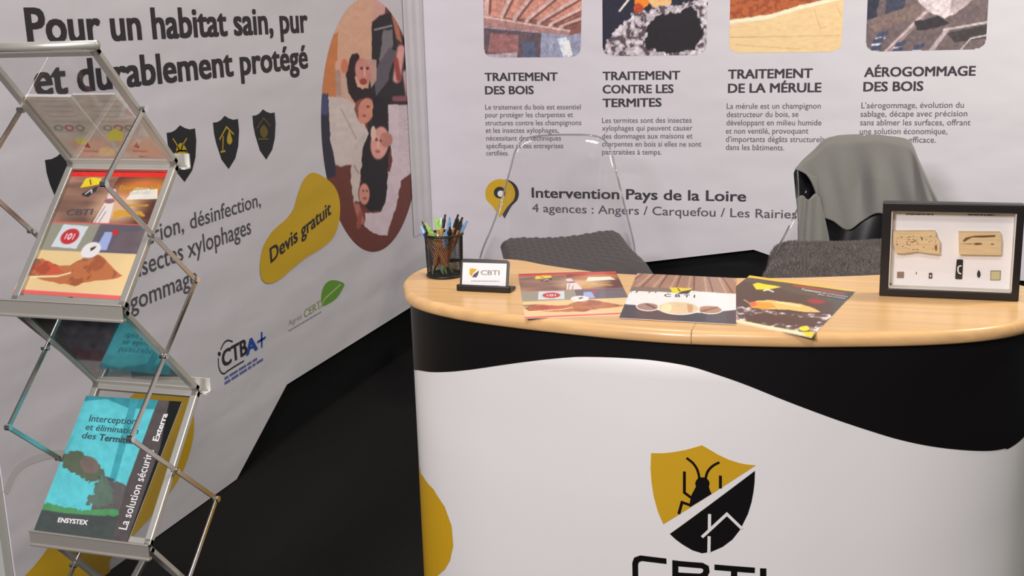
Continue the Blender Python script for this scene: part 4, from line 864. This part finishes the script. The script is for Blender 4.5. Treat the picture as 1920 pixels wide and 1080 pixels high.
def cushion(corners, th, name, m, lab, fn, N=70, fur=False):
    C4 = [np.array(c, float) for c in corners]      # back-left, back-right, front-right, front-left (mid plane)
    V, Fc = [], []
    for side in (1, -1):
        for j in range(N+1):
            for i in range(N+1):
                u, v = i/N, j/N; a, b = 2*u-1, 2*v-1
                P = C4[0]*(1-u)*(1-v)+C4[1]*u*(1-v)+C4[2]*u*v+C4[3]*(1-u)*v
                e = max(0, (1-a**8)*(1-b**8))**.5; sag = .05*(1-a*a)*0
                pinch = 1-.06*(1-abs(a*b)); ctr = sum(C4)/4; P = ctr+(P-ctr)*(pinch+.06*abs(a*b)*0)
                V.append(P+np.array([0, 0, side*(th*e*.5+fn(u, v, e, side))]))
    n2 = (N+1)**2
    for s_ in (0, 1):
        for j in range(N):
            for i in range(N):
                q_ = [s_*n2+j*(N+1)+i, s_*n2+j*(N+1)+i+1, s_*n2+(j+1)*(N+1)+i+1, s_*n2+(j+1)*(N+1)+i]
                Fc.append(q_[::-1] if s_ == 0 else q_)
    rim_ = [i for i in range(N+1)]+[j*(N+1)+N for j in range(1, N+1)]+[N*(N+1)+i for i in range(N-1, -1, -1)]+[j*(N+1) for j in range(N-1, 0, -1)]
    for k in range(len(rim_)): a, b = rim_[k], rim_[(k+1) % len(rim_)]; Fc.append([a, b, b+n2, a+n2])
    V = np.array(V); o = obj(name, V, Fc, m, None, smooth=True, label=lab, cat='cushion', group='cushions on the clear chairs')
    if fur:
        r = random.Random(9); FV, FF = [], []
        top = V[:n2]
        def blade(p, nrm, L_):
            d = Vector(nrm)+Vector((r.uniform(-.9, .9), r.uniform(-.9, .5), r.uniform(-.5, .5))); d.normalize(); p = Vector(p); s2 = Vector((r.uniform(-1, 1), r.uniform(-1, 1), 0)).normalized()*.0011
            k = len(FV); FV.extend([p-s2, p+s2, p+d*L_]); FF.append([k, k+1, k+2])
        for k in range(26000):
            i, j = r.uniform(0, N-.01), r.uniform(0, N-.01) if r.random() < .75 else r.uniform(0, 5)
            ii, jj = int(i), int(j); p = top[jj*(N+1)+ii]*(1-(i-ii))+top[jj*(N+1)+ii+1]*(i-ii); p = p+(top[(jj+1)*(N+1)+ii]-top[jj*(N+1)+ii])*(j-jj)
            blade(p, (.0, .35 if j < 6 else 0, 1), r.uniform(.008, .017))
        for k in range(5000):
            a = rim_[r.randrange(len(rim_))]; p = V[a]; ctr = V.mean(0); d = p-ctr; d[2] = 0; d /= np.linalg.norm(d); blade(p+np.array([r.uniform(-.004, .004), 0, 0]), tuple(d), r.uniform(.008, .016))
        obj('fur', FV, FF, mat('fur_taupe', lin((132, 122, 118)), .8, wood=(14, 14, 14)), o, kind='stuff')
    return o
def cpt(x, y, Y): return at(1, Y, x, y)
bl_, br_ = cpt(938, 462, 4.50), cpt(1163, 452, 4.54); fr_ = cpt(1232, 528, 4.08); fl_ = fr_+(bl_-br_)*1.15; 
cushion([bl_, br_, fr_, fl_], .125, 'cushion', mat('waffle_grey', (.085, .073, .075), .9, sheen=.1, bump=[(60, .3, .003, 2)]), 'dark grey waffle-quilted cushion on the left clear chair',
        lambda u, v, e, s: (.0042*math.sin(u*math.pi*19)*math.sin(v*math.pi*19)+.020*u**2.5-.016*math.sin(u*math.pi))*e, N=120)
bl_, br_ = cpt(1448, 474, 4.48), cpt(1712, 470, 4.50); fl_ = cpt(1420, 545, 4.06); fr_ = fl_+(br_-bl_)*1.0
cushion([bl_, br_, fr_, fl_], .11, 'cushion', mat('fur_base', (.10, .088, .084), .9), 'taupe fake-fur cushion on the right clear chair', lambda u, v, e, s: .004*math.sin(u*9)*e, fur=True)

# ------------------------------------------------------------------ garments on the right chair
def sheet(name, cols4, depth, m, lab=None, cat=None, parent=None, nv=40, th=.005, fold=None):
    """cols4: list of (xtop,ytop,xbot,ybot) photo pixels, hung at the given depth function"""
    A = smooth_poly(np.array(cols4, float), 6, closed=False); n = len(A); V = []
    for j in range(nv+1):
        t = j/nv
        for i, c in enumerate(A):
            x = c[0]*(1-t)+c[2]*t; y = c[1]*(1-t)+c[3]*t; V.append(at(1, depth(i/(n-1), t, x, y), x, y))
    Fc = [[j*n+i, j*n+i+1, (j+1)*n+i+1, (j+1)*n+i] for j in range(nv) for i in range(n-1)]
    o = obj(name, V, Fc, m, parent, smooth=True, label=lab, cat=cat)
    md = o.modifiers.new('s', 'SOLIDIFY'); md.thickness = th; md.offset = 0; md = o.modifiers.new('ss', 'SUBSURF'); md.levels = md.render_levels = 1
    return o
WOOL = mat('grey_wool', (.20, .192, .178), .9, sheen=.3, bump=[(300, .35, .001, 1), ((30, 30, 6), .25, .006, 2)])
NYLON = mat('black_nylon', (.008, .008, .009), .22)
xc = CH2[0]
def front_depth(u, t, x, y):
    # shell front: back leans with height, sides come forward
    X = at(1, 4.5, x, y)[0]-xc; z = at(1, 4.5, x, y)[2]
    yb_ = 4.40+.10+.09*min(1, max(0, (z-.46)/.6)); c = yb_-1.1*max(0, abs(X)-.10)**1.5*(1.9-1.1*min(1, max(0, (z-.5)/.6)))
    g = 4.545
    return c
def fd(u, t, x, y):
    f_ = front_depth(u, t, x, y)
    amp = .016*min(1, t*1.8)*(.35+.65*math.exp(-((u-.5)/.22)**2))
    return f_-.030-amp*(math.sin(u*23+t*2.2)+.6*math.sin(u*41-t*3.1+1))-.012*(1-t)*0+(.030*(1-min(1, t/.10))**2)
jm = thing('jumper', 'grey knitted jumper draped over the back of the right clear chair', 'jumper', (xc, 4.45, .6))
sheet('body_front', [(1491, 318, 1532, 332), (1505, 300, 1535, 372), (1526, 281, 1541, 404), (1550, 259, 1562, 415), (1585, 254, 1590, 432), (1620, 253.5, 1618, 414), (1655, 254, 1652, 400), (1690, 258, 1700, 430), (1708, 267, 1735, 440), (1722, 300, 1752, 430), (1745, 350, 1765, 420), (1762, 384, 1775, 410)], fd, WOOL, parent=jm, nv=44)
sheet('body_rear', [(1497, 318, 1500, 440), (1530, 282, 1530, 450), (1552, 263, 1556, 460), (1590, 256, 1590, 460), (1640, 255, 1640, 460), (1690, 259, 1690, 460), (1706, 272, 1712, 460), (1724, 304, 1740, 460), (1745, 352, 1750, 450)], lambda u, t, x, y: front_depth(u, t, x, y)+.045-.05*(1-min(1, t/.12))**2+.008*math.sin(u*17), WOOL, parent=jm)
sheet('sleeve', [(1495, 372, 1498, 458), (1504, 366, 1508, 460), (1514, 374, 1518, 460), (1522, 370, 1530, 460), (1530, 362, 1543, 460), (1536, 372, 1556, 458)], lambda u, t, x, y: front_depth(u, t, x, y)-.035-.022*math.sin(u*math.pi)-.008*math.sin(u*15+t*3), WOOL, parent=jm, th=.012)
jk = thing('jacket', 'black jacket hanging behind the jumper on the right clear chair', 'jacket', (xc, 4.5, .55))
sheet('jacket_body', [(1489, 324, 1500, 470), (1494, 312, 1520, 480), (1512, 302, 1545, 480), (1545, 290, 1570, 480), (1600, 285, 1610, 480), (1660, 285, 1665, 480), (1700, 300, 1700, 480)], lambda u, t, x, y: front_depth(u, t, x, y)-.004+.006*math.sin(u*19+t*4), NYLON, parent=jk, th=.006)
